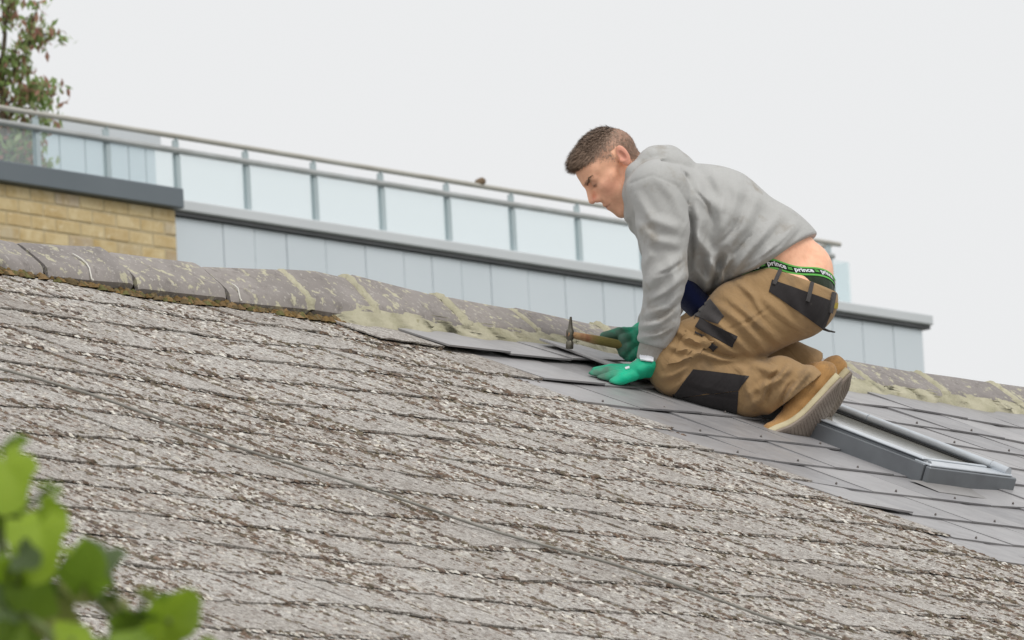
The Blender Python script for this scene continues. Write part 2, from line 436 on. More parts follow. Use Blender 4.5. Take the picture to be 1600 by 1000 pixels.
# ---- moss cushions and lichen crust on the old slates (countless, real relief)
def roof_samples(n, dens=None):
    """uniform points on the old part of the roof in and around the view"""
    out = []
    while len(out) < n:
        s = RNG.uniform(-7.2, 0, 40000); t = RNG.uniform(.0, 4.2, 40000)
        p = APEX + s[:, None]*RD + t[:, None]*DD - CAM; d = p@CF; x = 800+FPX*(p@CR)/d; y = 500-FPX*(p@CU)/d
        kk = np.ceil((t-T0)/G); sb = SB + .5*SW*(kk % 2)
        ok = (x > -120) & (x < 1720) & (y > 380) & (y < 1100) & (s < sb-.01) & (t > .03)
        if dens is not None: ok &= RNG.random(40000) < dens(s, t)
        out += list(zip(s[ok], t[ok]))
    return np.array(out[:n])
_ph = RNG.uniform(0, 6.28, (14, 1)); _kv = RNG.normal(0, 1, (14, 2))*np.array([3.5, 2.2])
def blot(s, t, f=1.0):
    return np.sin(f*(_kv[:, :1]*s+_kv[:, 1:]*t)+_ph).sum(0)/math.sqrt(7)
def clumps(n, rlo, rhi, hk, dens, stretch, sides, rings, cols, pull=0., cluster=None, side=0.):
    st = roof_samples(n, dens); s, t = st[:, 0], st[:, 1]; cc = RNG.integers(0, len(cols), n)
    if pull:                                                        # many cushions sit along the tails of the courses
        k = np.ceil((t-T0)/G); near = RNG.random(n) < pull; t = np.where(near, T0+k*G-RNG.uniform(0, .03, n), t)
    if side:                                                        # others follow the upright joints between the slates
        k = np.ceil((t-T0)/G); of = .5*(k % 2); near = RNG.random(n) < side; sj = SB + (np.round((s-SB)/SW-of)+of)*SW; s = np.where(near, np.minimum(sj, SB-.01)+RNG.normal(0, .004, n), s)
    if cluster:                                                     # cushions made of many small humps, drawn out down the slope
        per_, sr, sdn = cluster; big = np.repeat(RNG.uniform(.5, 1.7, n), per_); s = np.repeat(s, per_); t = np.repeat(t, per_); cc = np.repeat(cc, per_); n = n*per_
        s = s + RNG.normal(0, sr, n)*big; t = np.maximum(t + RNG.normal(0, sdn, n)*big, .02)
    R = rlo*(rhi/rlo)**(RNG.random(n)**1.6); h0 = slate_top(s, t)+und(s, t)
    base = APEX + s[:, None]*RD + t[:, None]*DD + (h0-.0015)[:, None]*RN
    ang = 2*math.pi*np.arange(sides)/sides
    V = []; per = sides*rings+1; rot = RNG.uniform(0, 6.28, n)
    for q in range(rings):
        fr = [1, .72, .4][q] if rings > 1 else 1; hh = [0, .62, .9][q]
        rad = R[:, None]*fr*RNG.uniform(.65, 1.3, (n, sides)); a = ang[None]+rot[:, None]+.5*q
        V.append(base[:, None] + (rad*np.cos(a))[..., None]*RD + (stretch*rad*np.sin(a))[..., None]*DD + (R*hk*hh)[:, None, None]*RNG.uniform(.6, 1.3, (n, sides, 1))*RN)
    top = base + (R*hk*RNG.uniform(.8, 1.25, n))[:, None]*RN + (R*.25)[:, None]*RNG.normal(0, 1, (n, 1))*DD
    V = np.concatenate(V+[top[:, None]], 1).reshape(-1, 3) - HO
    f = []
    for q in range(rings-1):
        for i in range(sides):
            a, b, c, d = q*sides+i, q*sides+(i+1) % sides, (q+1)*sides+(i+1) % sides, (q+1)*sides+i
            f += [(a, b, c), (a, c, d)]
    q = (rings-1)*sides
    f += [(q+i, q+(i+1) % sides, per-1) for i in range(sides)]
    F = (np.array(f)[None] + (np.arange(n)*per)[:, None, None]).reshape(-1, 3)
    cols = np.array(cols); c = cols[cc]*RNG.uniform(.7, 1.3, (n, 1))
    return V, F, np.repeat(c, per, 0)
def attr_mat(name, rough=.95, var=.5, scale=160, bump=.6):
    m = NT(name); a = m.n('Attribute', attribute_name='tint'); co = m.pos('world')
    c = m.mix(var, a.outputs['Color'], m.ramp(m.noise(co, scale, 4, .7), (.3, .35), (.7, 1.35)), 'MULTIPLY')
    m.color(c); m.rough(rough, .15); m.bump(m.noise(co, scale*1.3, 3), bump, .004); return m.m
def with_tint(o, c):
    a = o.data.color_attributes.new('tint', 'FLOAT_COLOR', 'POINT'); c4 = np.concatenate([c, np.ones((len(c), 1))], 1)
    a.data.foreach_set('color', c4.astype(np.float32).ravel()); return o
def sgm(x): return 1/(1+np.exp(-x))
MC = [(.165, .12, .09), (.19, .135, .10), (.15, .125, .09), (.19, .16, .115), (.14, .112, .095)]
parts = [clumps(2700, .0035, .0085, .75, lambda s, t: sgm(1.4*blot(s, t)), 1.3, 7, 2, MC, pull=.18, cluster=(10, .0055, .032), side=.6),
         clumps(30000, .0025, .008, .7, lambda s, t: sgm(.6+.7*blot(s, t, 1.6)), 1.9, 6, 2, MC+[(.22, .17, .14), (.24, .20, .16)], pull=.12, side=.25)]
off = 0; Vs, Fs, Cs = [], [], []
for V, F, c in parts: Vs.append(V); Fs.append(F+off); Cs.append(c); off += len(V)
tag(with_tint(fast_mesh('moss', np.concatenate(Vs), np.concatenate(Fs), attr_mat('moss_mat'), deck), np.concatenate(Cs)), kind='stuff')
V, F, c = clumps(200000, .0025, .0095, .5, lambda s, t: sgm(2.2-.6*blot(s, t)), 1.7, 6, 1, [(.60, .575, .53), (.53, .50, .455), (.62, .595, .54), (.46, .42, .38), (.56, .525, .46), (.38, .335, .30), (.31, .265, .23), (.25, .205, .175), (.22, .175, .145)])
tag(with_tint(fast_mesh('lichen_crust', V, F, attr_mat('lichen_mat', .95, .6, 220), deck, smooth=False), c), kind='stuff')

# ---- ridge: mortar bed, tiles, mortar joints
def crest_s(px):
    lo, hi = -9., 9.
    for _ in range(40):
        m = (lo+hi)/2
        if project(RA+m*RD+np.array([0, 0, .051]))[0] < px: lo = m
        else: hi = m
    return lo
SAGX = [-300, 20, 160, 300, 430, 470, 540, 680, 795, 930, 1100, 1320, 1600, 1900]; SAGY = [4, 5, 10, 8, 16, 22, 24, 15, 7, 5, 2, -1, -1, 0]
SAGS = [crest_s(x) for x in SAGX]
def sag(s): return float(np.interp(s, SAGS, SAGY))/600
def tile_pt(s, x, z):        # on a humped stretch the tile's crest rises and its foot stays on the bed
    k = min(1, max(0, (z+.037)/.087)); return ridge_pt(s, x, z - (1-k)*max(0, sag(s)-.004))
def ridge_pt(s, x, z):      # x across the ridge towards the camera side, z above the apex line
    return RA + s*RD + cx*x + np.array([0, 0, z+sag(s)]) - HO
PROF = [(x*.80, (z+.062)*.64-.037) for x, z in [(-.134, -.072), (-.129, -.036), (-.118, -.020), (-.094, .004), (-.068, .028), (-.034, .060), (-.014, .0745), (.014, .0745), (.034, .060), (.068, .028), (.094, .004), (.118, -.020), (.129, -.036), (.134, -.072)]]
def tile_mat():
    m = NT('ridge_tile_mat'); co = m.pos('world')
    c = m.mix(m.ramp(m.noise(co, 7, 5, .6), (.35, 0.), (.68, 1.)), (.255, .235, .222), (.345, .32, .305))
    c = m.mix(m.ramp(m.noise(co, 34, 4, .65), (.575, 0.), (.615, .85)), c, (.54, .52, .37))
    c = m.mix(m.ramp(m.noise(co, 80, 3, .6), (.60, 0.), (.67, .7)), c, (.50, .48, .44))
    c = m.mix(m.ramp(m.noise(co, 22, 5, .7), (.56, 0.), (.68, .6)), c, (.15, .135, .125))
    oi = m.n('ObjectInfo'); c = m.mix(.7, c, m.ramp(oi.outputs['Random'], (0., (.75, .73, .74)), (1., (1.1, 1.08, 1.05))), 'MULTIPLY')
    m.color(c); m.rough(.8, .3); m.bump(m.noise(co, 90, 5, .65), .45, .004); return m.m
def mortar_mat():
    m = NT('mortar_mat'); co = m.pos('world')
    c = m.mix(m.ramp(m.noise(co, 11, 5, .6), (.35, 0.), (.65, 1.)), (.40, .38, .27), (.52, .49, .37))
    c = m.mix(m.ramp(m.noise(co, 30, 5, .7), (.58, 0.), (.7, .7)), c, (.26, .24, .14))
    m.color(c); m.rough(.95, .15); m.bump(m.noise(co, 45, 6, .7), .7, .01); return m.m
M_TILE = tile_mat(); M_MORT = mortar_mat()
ridge = None
JX = [20, 160, 305, 435, 540, 680, 795, 930, 1062, 1192, 1312, 1430, 1545]
JS = [crest_s(x) for x in JX]
JS = [JS[0]-.34*i for i in range(12, 0, -1)] + JS + [JS[-1]+.33*i for i in range(1, 9)]
S_MORT = crest_s(455)
# mortar bed along the foot of the tiles
mb = []; nseg = 420; rows = 9; sA, sB = S_MORT+.03, S1-.3
for i in range(nseg+1):
    s = sA+(sB-sA)*i/nseg; w = .042 + .010*math.sin(9*s+1)+.010*math.sin(23*s)+.008*math.sin(51*s); w *= min(1, .3+i/6)
    zf = sag(s)
    for j in range(rows):
        a = j/(rows-1); x = .096 + .004*math.sin(31*s+3*j) + a*w; zt = -.016 - .75*max(0, zf-.004) - .03*max(0, 1-i/9)
        zr = -math.tan(_p)*x + (.006 if j < rows-1 else -.014) - zf + float(und(s, x/math.cos(_p)-.13))
        z = zt*(1-a)**1.6 + zr*(1-(1-a)**1.6) + (.003*math.sin(41*s+3*j)+random.uniform(-.0022, .0022) if 0 < j < rows-1 else 0)
        mb.append(ridge_pt(s, x, z))
mf = [(i*rows+j, i*rows+j+1, (i+1)*rows+j+1, (i+1)*rows+j) for i in range(nseg) for j in range(rows-1)]
ridge = mesh_obj('ridge', mb, mf, M_MORT, house, True)
rr = random.Random(5)
for a, b in zip(JS[:-1], JS[1:]):
    m = MB(); n = len(PROF); v = []; gap = .005 if a > S_MORT-.1 else .009; tw = rr.uniform(-.006, .006); tl = rr.uniform(-.002, .002)
    for q, s in enumerate((a+gap, a+gap+.012, (a+b)/2, b-gap-.012, b-gap)):
        lift = tl + rr.uniform(-.0015, .0015) + (tw if q < 2 else -tw if q > 2 else 0); e = -.003 if q in (0, 4) else 0
        v += [tile_pt(s, x*(1+e*4), z+lift+e) for x, z in PROF] + [tile_pt(s, x*.9, z-.013+lift) for x, z in PROF]
    f = []
    for q in range(4):
        for i in range(n-1):
            o = q*2*n; o2 = o+2*n
            f += [(o+i, o+i+1, o2+i+1, o2+i), (o+n+i, o2+n+i, o2+n+i+1, o+n+i+1)]
        f += [(o, o2, o2+n, o+n), (o+n-1, o+2*n-1, o2+2*n-1, o2+n-1)]
    for o in (0, 8*n): f += [(o+i, o+n+i, o+n+i+1, o+i+1) for i in range(n-1)]
    m.add(v, f).build('ridge_tile', M_TILE, ridge, True, 40)
for i, s in enumerate(JS):
    if s < S_MORT-.1 or s > 3.4: continue
    v = []; n = len(PROF)-1; wj = rr.uniform(.011, .021); ph = rr.uniform(0, 6)
    pts = [(PROF[k][0]*(1-a)+PROF[k+1][0]*a, PROF[k][1]*(1-a)+PROF[k+1][1]*a) for k in range(n) for a in (0, .5)] + [PROF[-1]]
    sh = rr.uniform(-.006, .006)
    for k, (x, z) in enumerate(pts):
        ww = wj*(1+.35*math.sin(1.9*k+ph)+.2*math.sin(4.3*k))*(1.4 if k > len(pts)-5 else 1); hh = .0036*(1+.5*math.sin(2.7*k+ph))
        nx, nz = nrm([x, z+.08])
        for ds, hz in ((-ww, -.006), (-ww*.6, hh), (ww*.5, hh*.9), (ww, -.006)): v.append(tile_pt(s+sh+ds, x+nx*hz, z+nz*hz))
    f = [(k*4+j, k*4+j+1, k*4+j+5, k*4+j+4) for k in range(len(pts)-1) for j in range(3)]
    mesh_obj('mortar_joint', v, f, M_MORT, ridge, True)
# moss filling the gap under the old tiles on the left, and two white drips
Vm, Cm, Fm = [], [], []; o = 0
for i in range(900):
    s = rr.uniform(JS[6], S_MORT+.05); x = rr.uniform(.098, .138); r = rr.uniform(.005, .015)
    b = ridge_pt(s, x, -math.tan(_p)*x-sag(s)+float(und(s, .0))-.004); ring = []
    for k in range(6): ring.append(b + r*rr.uniform(.7, 1.3)*(math.cos(k*1.047)*RD+math.sin(k*1.047)*cx*1.1))
    for k in range(6): ring.append(b + r*.6*(math.cos(k*1.047+.5)*RD+math.sin(k*1.047+.5)*cx) + np.array([0, 0, r*rr.uniform(.5, .9)]))
    ring.append(b+np.array([0, 0, r*rr.uniform(.8, 1.2)])); Vm += ring
    for k in range(6): Fm += [(o+k, o+(k+1) % 6, o+6+(k+1) % 6), (o+k, o+6+(k+1) % 6, o+6+k), (o+6+k, o+6+(k+1) % 6, o+12)]
    c = np.array(rr.choice([(.13, .085, .035), (.10, .075, .04), (.09, .085, .035), (.15, .10, .05)]))*rr.uniform(1.1, 2.0); Cm += [c]*13; o += 13
tag(with_tint(fast_mesh('ridge_moss', Vm, Fm, attr_mat('ridge_moss_mat'), ridge), np.array(Cm)), kind='stuff')
M_WHITE = simple('white_drip_mat', (.75, .74, .70), (.6, .58, .52), 30, .7)
for s, a, b in ((crest_s(108)-.05, .055, .125), (crest_s(318), .090, .125)):
    pts = []
    for i in range(7):
        x = a+(b-a)*i/6; z = float(np.interp(x, [q[0] for q in PROF[7:]]+[.125], [q[1] for q in PROF[7:]]+[-.052]))+.004
        pts.append(tile_pt(s+.012*math.sin(i*.6), x, z))
    MB().tube(pts, [.0012, .0022, .0022, .0022, .0022, .0022, .003], 6).build('lead_clip', M_WHITE, ridge, True)

# ---- roof window
M_ALU = simple('grey_aluminium_mat', (.20, .215, .23), (.17, .18, .195), 14, .38, .05, 200, metal=.35, spec=.5)
M_ALUL = simple('skylit_aluminium_mat', (.60, .64, .68), (.52, .55, .59), 14, .3, .05, 200, metal=.35, spec=.5)  # sky reflection on the frame's tops put into a paler colour
def glassm(name, col, rough=.06, tr=.25):
    m = NT(name); m.color(col); m.rough(rough, .6); m.b.inputs['Transmission Weight'].default_value = 0; m.b.inputs['Coat Weight'].default_value = .4; return m.m
M_PANE = glassm('roof_glass_mat', (.30, .295, .27), .12)  # opaque, with the grey-beige reflection put into its colour
rw = empty('roof_window', frame(rp(SKY_S0, SKY_T1, -.004), RD, -DD, RN), house)
rw.matrix_local = frame(rp(SKY_S0, SKY_T1, -.004), RD, -DD, RN)
wW = SKY_S1-SKY_S0; wL = SKY_T1-SKY_T0
MB().box((0, .004, -.01), (.012, wL, .050), bev=.002).box((.012, .004, .030), (.040, wL, .058), bev=.006).build('side_cover', M_ALU, rw)
MB().box((.010, .02, .0575), (.052, wL, .0625), bev=.002).build('trim_strip', M_ALUL, rw)
MB().box((wW-.012, .004, -.01), (wW, wL, .050), bev=.002).build('side_cover', M_ALU, rw)
MB().tube([(wW-.028, -.004, .058), (wW-.028, .05, .060)], .013, 10).tube([(wW-.028, .052, .060), (wW-.028, wL*.62, .060)], .0115, 10).tube([(wW-.028, wL*.62+.003, .060), (wW-.028, wL, .060)], .0108, 10).build('side_rail', M_ALUL, rw, True, 40)
MB().box((wW-.050, .02, .034), (wW-.036, wL, .050)).build('dark_gap_strip', simple('dark_gap_mat', (.02, .02, .02), None, 20, .7), rw)  # black strip standing in for the shaded gap beside the rail
MB().box((.006, -.014, -.012), (wW+.004, .003, .047), bev=.003).build('bottom_cover', M_ALU, rw)
MB().box((.010, -.010, .0475), (wW-.012, .045, .0535), bev=.002).box((.046, .052, .046), (wW-.046, .066, .056), bev=.002).build('sash_strip', M_ALUL, rw)
MB().box((.042, .067, .040), (wW-.05, wL, .046)).build('pane', M_PANE, rw)
fl = []; nfl = 24
for i in range(nfl+1):
    a = i/nfl; s = -.05 + (wW+.20)*a
    for j, t in enumerate((.0, -.05, -.095-.018*math.sin(2.5*a+.4)-.012*a)): fl.append((s, t, [.006, .0050, .0040][j]+.001*math.sin(9*a)))
ff = [(i*3+j, i*3+j+1, i*3+j+4, i*3+j+3) for i in range(nfl) for j in range(2)]
nb = len(fl); fl += [(x, y+.001, z-.010) for x, y, z in fl]
ff += [(i*3+2, nb+i*3+2, nb+i*3+5, i*3+5) for i in range(nfl)]
M_LEAD = simple('flashing_mat', (.30, .29, .285), (.24, .23, .225), 9, .5, .1, 60, spec=.5)
mesh_obj('flashing', fl, ff, M_LEAD, rw, True, 40)

# ---- cable lying across the old slates
cs, ct = st_of(20, 596); ce, cq = st_of(1215, 980); pts = []
for i in range(90):
    a = -.35+1.7*i/89; s = cs+(ce-cs)*a; t = ct+(cq-ct)*a
    k = math.ceil((t-T0)/G); x = T0+k*G-t
    pts.append(roof(s + .012*math.sin(6*a), t, .012 + .004*math.sin(17*a)))
cb = MB().tube([p-pts[0] for p in pts], .0034, 6).build('cable', simple('cable_mat', (.20, .19, .17), (.28, .27, .24), 30, .6), None, True)
cb.location = pts[0]; tag(cb, 'thin grey cable running down across the lichen-covered old slates', 'cable')
# ---------------------------------------------------------------- building with the roof terrace behind
BD = 55.0
best = None
B0 = P(284, 333, BD)
for a in np.arange(40, 65, .05):                                    # facade direction: its coping runs to (1003, 443)
    d = np.array([math.cos(math.radians(a)), math.sin(math.radians(a)), 0]); q = project(B0+d*4); e = abs((q[1]-333)/(q[0]-284)-.1525)
    if best is None or e < best[0]: best = (e, a, d)
BR = best[2]; BN = np.array([BR[1], -BR[0], 0]); UP = np.array([0, 0, 1.])     # BN points out of the facade
def fac(px, depth=0.0, z=0.0):
    """length along the facade at which the given pixel column is met, on the plane `depth` behind the facade"""
    lo, hi = -30., 60.
    for _ in range(50):
        m = (lo+hi)/2
        if project(B0+BR*m-BN*depth+UP*z)[0] < px: lo = m
        else: hi = m
    return lo
def zat(px, py, depth=0.0):
    s = fac(px, depth)
    lo, hi = -3., 6.
    for _ in range(50):
        m = (lo+hi)/2
        if project(B0+BR*s-BN*depth+UP*m)[1] > py: lo = m
        else: hi = m
    return lo
blk = empty('apartment_building', frame(np.array([B0[0], B0[1], 0]), BR, -BN, UP))
tag(blk, 'modern block with yellow brick end, pale grey metal cladding and a glass-railed roof terrace', 'building')
ZB = B0[2]
def bx(m, s0, s1, d0, d1, z0, z1, bev=0): return m.box((s0, d0, ZB+z0), (s1, d1, ZB+z1), bev=bev)
M_CLAD = simple('cladding_mat', (.64, .70, .745), (.60, .665, .71), .6, .55, .0, spec=.4)
M_COPE = simple('pale_coping_mat', (.60, .63, .65), (.56, .59, .61), 1, .5, spec=.4)
M_COPD = simple('slate_grey_coping_mat', (.13, .155, .175), (.145, .17, .19), 1.5, .5, spec=.4)
M_CORE = simple('joint_mat', (.24, .27, .29), None, 3, .8)
M_BMORT = simple('brick_mortar_mat', (.50, .42, .27), (.42, .34, .2), 12, .95, .4, 60)
sE = fac(1443); sW = fac(-260); sJ = 0.0; sK = fac(283, -.15)
# core volume of the block
bx(MB(), sJ-.1, sE-.03, .06, 9, -ZB, -.02).build('wall', M_CORE, blk)
cw = bx(MB(), sJ-.15, sE-.02, .03, .06, -3.2, -.015).build('clad_wall', M_CORE, blk)
# cladding panels, seam lines measured off the photograph
xs = [270, 348, 397, 447, 508, 570, 630, 674, 720, 766, 824, 882, 941, 990, 1040, 1092, 1145, 1198, 1250, 1300, 1347, 1395, 1441]
for a, b in zip(xs[:-1], xs[1:]):
    bx(MB(), fac(a)+.003, fac(b)-.004, random.uniform(-.002, .002), .03, -3.2, -.03, .002).build('panel', M_CLAD, cw)
bx(MB(), sE-.025, sE, .035, 9, -3.2, -.03).build('clad_return', M_CLAD, blk)
# pale coping over the cladding
zc = zat(284, 314)
bx(MB(), sJ-.12, sE+.06, -.05, .40, .006, zc, .008).build('coping', M_COPE, blk)
bx(MB(), sJ-.12, sE+.05, -.025, .3, -.022, .0055).build('coping_drip', simple('dark_metal_mat', (.10, .105, .11), None, 4, .5), blk)
# brick end, standing proud of the cladding
zdt, zdb = zat(200, 284, -.12), zat(200, 315, -.12)
bw = bx(MB(), sW, sK-.012, -.105, 9, -ZB, zdb-.004).build('brick_wall', M_BMORT, blk)
bx(MB(), sW, sK+.012, -.17, .5, zdb, zdt, .006).build('coping', M_COPD, blk)
def brick_mat():
    m = NT('yellow_brick_mat'); co = m.pos('world'); oi = m.n('ObjectInfo')
    c = m.ramp(oi.outputs['Random'], (0., (.58, .45, .25)), (.35, (.67, .55, .33)), (.62, (.61, .49, .28)), (.8, (.54, .46, .32)), (.93, (.46, .38, .30)), (1., (.74, .64, .45)))
    c = m.mix(m.ramp(m.noise(co, 9, 5, .65), (.40, 0.), (.66, .6)), c, (.45, .30, .11))
    c = m.mix(m.ramp(m.noise(co, 16, 4, .6), (.60, 0.), (.68, .6)), c, (.72, .62, .42))
    m.color(c); m.rough(.9, .2); m.bump(m.noise(co, 60, 4), .4, .006); return m.m
M_BRICK = brick_mat()
ch = 22.0/FPX*BD*.985; bl = .235; bmesh_ = None
for row in range(-14, 1):
    z1 = zdb - .006 + row*ch; ofs = (.5 if row % 2 else 0)*bl
    for i in range(0, 20):
        s1 = sK - .012 - i*bl - ofs + (bl*.0)
        L = bl-.010
        if i == 0 and ofs: s1 = sK-.012
        if i == 0 and ofs: L = bl*.5-.010
        elif ofs: s1 = sK-.012-bl*.5-(i-1)*bl
        if s1-L < sW: continue
        x, y, d = project(B0+BR*s1+UP*z1)
        if x < -40 or y > 470: continue
        key = round(L, 3)
        if bmesh_ is None: bmesh_ = {}
        if key not in bmesh_:
            o = MB().box((-L, 0, -ch+.011), (0, .09, 0), bev=.006).build('brick', M_BRICK, bw); bmesh_[key] = o.data
        else: o = bpy.data.objects.new('brick', bmesh_[key]); COL.objects.link(o); o.parent = bw
        o.location = (s1, -.1095+random.uniform(-.0025, .0025), ZB+z1); o.rotation_euler = (0, random.uniform(-.006, .006), 0)

# terrace balustrade: posts, two rails, glass panes
def pane_mat():
    m = NT('terrace_glass_mat'); m.t.nodes.remove(m.b)
    t = m.n('BsdfTransparent'); t.inputs[0].default_value = (.94, .975, .98, 1)
    g = m.n('BsdfGlossy'); g.inputs['Roughness'].default_value = .05; g.inputs[0].default_value = (.9, .95, .95, 1)
    d = m.n('BsdfDiffuse'); d.inputs[0].default_value = (.80, .86, .88, 1)
    x = m.n('MixShader'); x.inputs[0].default_value = .07; m.l(t.outputs[0], x.inputs[1]); m.l(d.outputs[0], x.inputs[2])
    y = m.n('MixShader'); y.inputs[0].default_value = .07; m.l(x.outputs[0], y.inputs[1]); m.l(g.outputs[0], y.inputs[2])
    m.l(y.outputs[0], m.out.inputs[0]); return m.m
M_TG = pane_mat(); M_POST = simple('post_mat', (.45, .53, .55), (.40, .47, .49), 3, .4, metal=.2)
M_STEEL = simple('brushed_steel_mat', (.50, .52, .52), (.40, .41, .40), 5, .35, .1, 60, metal=.5)
M_RAIL = simple('weathered_rail_mat', (.42, .40, .35), (.55, .54, .50), 2, .5, .1, 60, metal=.3)
dB = .12                                                             # set back behind the coping edge
zr = zat(600, 265, dB); zr2 = zat(600, 288, dB); zg = zr2-.02
bal = empty('balustrade', None, blk)
px_posts = [-160, -50, 58, 168, 277, 386, 492, 597, 700, 801, 904, 1004, 1103, 1200, 1297]
ps = [fac(x, dB, zr*.6) for x in px_posts]; sEnd = fac(1312, dB, zr)
for i, s in enumerate(ps):
    bx(MB(), s-.038, s+.022, dB-.006, dB+.006, -.15, zr-.03, .002).box((s-.03, dB-.02, ZB-.15), (s+.012, dB-.007, ZB+zr2-.03)).tube([(s, dB, ZB+zr-.03), (s, dB, ZB+zr)], .012, 8).build('post', M_POST, bal)
for a, b in zip(ps[:-1], ps[1:]):
    bx(MB(), a+.034, b-.036, dB-.006, dB+.006, -.15, zg).build('pane', M_TG, bal)
bx(MB(), ps[-1]+.02, fac(1329, dB, .2), dB-.006, dB+.006, -.15, zg).build('pane', M_TG, bal)
bx(MB(), fac(1329, dB, .2)-.011, fac(1329, dB, .2), dB+.01, dB+2.6, -.15, zg).build('pane', M_TG, bal)
MB().tube([(ps[0], dB, ZB+zr), (ps[4]+.1, dB, ZB+zr), (sEnd, dB, ZB+zr)], .018, 12).build('handrail', M_RAIL, bal, True, 40)
MB().tube([(sEnd-.02, dB+.06, ZB+zr+.004), (sEnd-.02, dB+2.6, ZB+zr+.004)], .018, 12).build('handrail', M_RAIL, bal, True, 40)
MB().tube([(ps[0], dB-.02, ZB+zr2), (ps[-1]+.02, dB-.02, ZB+zr2)], .022, 10).build('glazing_rail', M_STEEL, bal, True, 40)
# terrace deck and the clad stair housing seen through the panes on the left
bx(MB(), sW, sE-.1, .42, 9, -.3, -.16).build('terrace_deck', simple('terrace_mat', (.3, .3, .29), None, 2, .9), blk)
dH = 3.2; h0, h1 = fac(70, dH), fac(256, dH); hz = zat(256, 217, dH)
ph = bx(MB(), h0, h1, dH+.02, dH+3, -.15, hz).build('stair_housing', M_CORE, blk)
hx = [70, 105, 145, 178, 213, 240, 256]
for a, b in zip(hx[:-1], hx[1:]): bx(MB(), fac(a, dH)+.006, fac(b, dH)-.006, dH, dH+.02, -.15, hz-.06, .002).build('panel', M_CLAD, ph)
bx(MB(), h0-.03, h1+.03, dH-.03, dH+.06, hz-.055, hz+.02, .004).build('housing_coping', M_COPE, ph)

# small brown lump on the handrail
c0 = B0 + BR*fac(750, dB, zr) - BN*dB + UP*(zr-.002)
def lump(p): return smin(ell(p, (0, 0, .028), (.036, .028, .028)), ell(p, (.02, .0, .036), (.022, .02, .02)), .012) + .003*np.sin(90*p[..., 0])*np.sin(80*p[..., 2])
v, f = surface(lump, (-.06, -.06, -.03), (.06, .06, .09), .006)
lo_ = fast_mesh('moss_lump', v, f, simple('clod_mat', (.16, .11, .07), (.24, .18, .12), 40, .9)); lo_.location = c0
tag(lo_, 'small brown lump sitting on top of the terrace handrail', 'lump')

# ---------------------------------------------------------------- tree on the terrace
def leaf_faces(c, n, up, L, w):
    n = nrm(n); a = nrm(np.cross(n, up)+1e-6); b = np.cross(a, n)
    return [c-b*L*.5, c+a*w*.5, c+b*L*.5+n*L*.12, c-a*w*.5]
td = 2.0; tb = B0 + BR*fac(12, td) - BN*td + UP*(-.15); tr = random.Random(9)
tree = empty('tree', Matrix.Translation(tb)); tag(tree, 'small airy tree with green and reddish leaves growing on the terrace behind the glass', 'tree')
px2m = BD*1.05/FPX
limbs = []; tm = MB()
def at_tree(x, y, w): return np.array(CR*(x-12)*px2m + CU*(170-y)*px2m - BN*0 + CF*w) + (P(12, 170, BD+td)*0)
ztop = project(tb)[1]
def tp(x, y, w): return CR*(x-project(tb)[0])*px2m + CU*(ztop-y)*px2m + CF*w
trunk_pts = [tp(5, ztop, 0), tp(0, 250, .02), tp(6, 190, 0), tp(2, 120, .03), tp(8, 60, 0), tp(2, -10, 0)]
tm.tube(trunk_pts, [.04, .036, .03, .022, .014, .006], 7)
tips = []
for (x0, y0, x1, y1, w) in [(4, 230, 70, 190, .1), (6, 200, 60, 140, -.1), (5, 170, 78, 150, .1), (2, 150, 40, 95, .05), (3, 120, 52, 58, -.08), (40, 92, 60, 10, .05), (45, 75, 93, 62, 0),
                            (5, 190, -60, 150, .1), (3, 150, -50, 90, -.1), (4, 110, -40, 40, 0), (6, 60, 20, 0, 0), (3, 210, -70, 200, .2), (4, 240, 55, 235, -.05), (4, 250, 62, 262, .08), (6, 60, 14, 20, .1)]:
    a = tp(x0, y0, 0); b = tp(x1, y1, w); m_ = (a+b)/2 + np.array([0, 0, .03])
    tm.tube([a, m_, b], [.014, .009, .003], 5); tips += [a*(1-q)+b*q+np.array([0, 0, .06*q*(1-q)]) for q in np.linspace(.25, 1, 7)]
tm.build('trunk', simple('bark_mat', (.10, .075, .055), (.16, .13, .10), 12, .9), tree, True)
V, F, Cc = [], [], []
for t in tips:
    dense = t[2] < tp(0, 100, 0)[2]
    for _ in range(26 if dense else 10):
        c = t + np.array([tr.gauss(0, 1), tr.gauss(0, 1), tr.gauss(0, .8)])*(.060 if dense else .042)
        L = tr.uniform(.05, .095); q = leaf_faces(c, np.array([tr.gauss(0, 1), tr.gauss(0, 1), tr.gauss(.3, 1)]), np.array([tr.gauss(0, .5), tr.gauss(0, .5), 1]), L, L*.42)
        b = len(V); V += q; F.append((b, b+1, b+2, b+3))
        col = tr.choice([(.18, .26, .09), (.21, .28, .11), (.16, .22, .09), (.24, .28, .14), (.28, .16, .12)] if tr.random() < .85 else [(.30, .15, .12), (.24, .15, .11), (.18, .14, .09)])
        Cc += [np.array(col)*tr.uniform(1.3, 2.1)]*4
def leaf_attr_mat(name):
    m = NT(name); a = m.n('Attribute', attribute_name='tint'); m.color(a.outputs['Color']); m.rough(.55, .35)
    t = m.n('BsdfTranslucent'); m.l(a.outputs['Color'], t.inputs[0]); x = m.n('MixShader'); x.inputs[0].default_value = .55
    m.l(m.b.outputs[0], x.inputs[1]); m.l(t.outputs[0], x.inputs[2]); m.l(x.outputs[0], m.out.inputs[0]); return m.m
with_tint(fast_mesh('crown', V, F, leaf_attr_mat('tree_leaf_mat'), tree, False), np.array(Cc))

